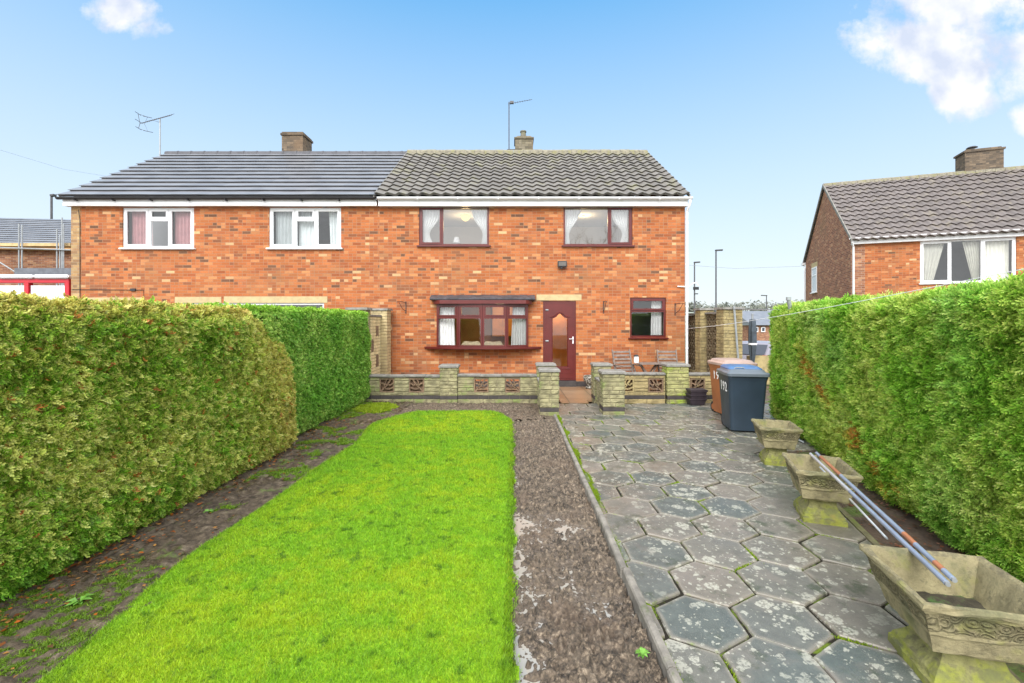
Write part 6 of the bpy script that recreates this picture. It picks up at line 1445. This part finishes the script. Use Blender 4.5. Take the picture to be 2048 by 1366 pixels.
# car, tail towards the camera-left
def car(x_, y_, z_, rot, label):
    t = thing('parked_car', label, 'car', (x_, y_, z_), rot)
    prof = [(-2.1,.35),(-2.12,.75),(-2.0,.95),(-1.55,1.38),(-1.2,1.45),(.2,1.44),(.9,.98),(1.9,.85),(2.1,.6),(2.08,.32)]
    m = MB(); m.prism(prof, -.85, .85, 'y'); m.v = [(a, b*(.86 if c > 1.0 else 1), c) for a, b, c in m.v]; part('body', m, CARP, t, local=True, bevel=.05, smooth=True)
    m = MB()
    for s in (-1, 1): m.add([(-1.75,s*.842,1.0),(.72,s*.842,1.0),(.2,s*.760,1.36),(-1.3,s*.760,1.36)], [(0,1,2,3)])
    m.v = [(a, b*1.01, c) for a, b, c in m.v]; m.add([(-2.03,-.66,.98),(-2.03,.66,.98),(-1.64,.6,1.36),(-1.64,-.6,1.36)], [(0,1,2,3)]); part('window', m, CARGL, t, local=True)
    for s in (-1, 1):
        m = MB(); m.box(-2.15,-1.98,s*.62,s*.84,.72,.98); part('tail_light', m, REDL, t, local=True, bevel=.02)
        for xx in (-1.35, 1.35):
            m = MB(); m.tube([(xx,s*.70,.32),(xx,s*.87,.32)], .32, 20); wl = part('wheel', m, TYRE, t, local=True, smooth=True); m = MB(); m.tube([(xx,s*.87,.32),(xx,s*.88,.32)], .2, 14); part('rim', m, STEEL, wl, local=True)
    return t
car(X(1545,19), 19.0, -.52, R(35), 'silver parked car with red tail light glimpsed beyond the parasol')
m = MB(); m.box(X(1500,13.2), X(1620,13.2), 13.2, 13.4, -.1, Z(712,13.2)); single('boundary_wall', m, STONEY, 'low cream boundary wall in front of the parked car', 'wall', (X(1540,13.2), 13.3, 0))
# hill
def hillmat():
    t = NT('far_hill'); t.xyz(); c = t.mix(t.noise(.06, 6, .7), (.20,.25,.20), (.36,.38,.33)); t.bsdf(c, .95, 0, .1); return t.m
mb = MB(); 
def hf(u, v): x_ = -150+700*u; y_ = 190+220*v; return (x_, y_, -4+math.sin(v*math.pi*.5)*(15.5+3.5*math.sin(x_*.016+1.2)+1.2*math.sin(x_*.05)))
mb.grid(hf, 90, 12); struct('hills', mb, hillmat(), smooth=True)
# wood on the hill : ragged mass of small faces, distance haze mixed into their colour
g = np.random.default_rng(91); n = 9000; xx = g.uniform(60, 330, n); cr = g.integers(0, 70, n); cxs = g.uniform(60, 330, 70); cr_y = g.uniform(330, 400, 70); crr = g.uniform(4, 8, 70)
dv = g.normal(0, 1, (n,3)); dv /= np.linalg.norm(dv, axis=1)[:,None]; dv *= g.random((n,1))**.4
pc = np.stack([cxs[cr]+dv[:,0]*crr[cr]*1.3, cr_y[cr]+dv[:,1]*crr[cr], 11.0+crr[cr]*.35+dv[:,2]*crr[cr]*.8+1.5*np.sin(cxs[cr]*.03)], 1)
q = g.normal(0, .7, (n,4,3)); V = (pc[:,None,:]+q).reshape(-1,3); C_ = np.repeat(np.tile(np.array([.26,.27,.22]), (n,1))*(.7+.6*g.random((n,1))), 4, 0)
o = npmesh('woodland', V, np.arange(len(V)).reshape(-1,4), LEAF, cols=C_); o['kind'] = 'stuff'; o['label'] = 'hazy grey winter woodland along the far hill'; o['category'] = 'woodland'
# bare trees
def bare_tree(name, label, x_, y_, z_, h, seed, spread=.55, lv=6, r0=None, group=None, cat='tree'):
    g = random.Random(seed); t = thing(name, label, cat, (x_, y_, z_), 0, group); tr = MB(); br = MB()
    def grow(p, d, l, r, k):
        n = 3; pts = [p]; q = Vector(p)
        for i in range(n):
            d = (d+Vector((g.gauss(0,.10), g.gauss(0,.10), g.gauss(.03,.06)))).normalized(); q = q+d*l/n; pts.append(q.copy())
        m = tr if k == 0 else br
        m.tube(pts, [r*(1-.35*i/n) for i in range(n+1)], 7 if k < 2 else (4 if k < 4 else 3), cap=False)
        if k >= lv: return
        for c in range(3 if k < 4 else 2):
            a = Vector((g.gauss(0,1), g.gauss(0,1), g.gauss(.25,.5))).normalized(); grow(q if c else pts[2], (d*(1-spread)+a*spread).normalized(), l*g.uniform(.62,.82), r*.62, k+1)
    grow(Vector((x_, y_, z_)), Vector((0,0,1)), h*.27, r0 or h*.022, 0)
    part('trunk', tr, BARK, t, smooth=True); part('branches', br, BARK, t); return t
bare_tree('bare_tree', 'tall bare winter tree mirrored in the upstairs window nearest the gable end', 8.6, -13, -.1, 13, 5, lv=6, r0=.17)
bare_tree('bare_bush', 'bare twiggy bush just beyond the gable end above the screen wall', X(1392,24), 24, terrain(24), 4.0, 9, .6, 5, .05, cat='bush')
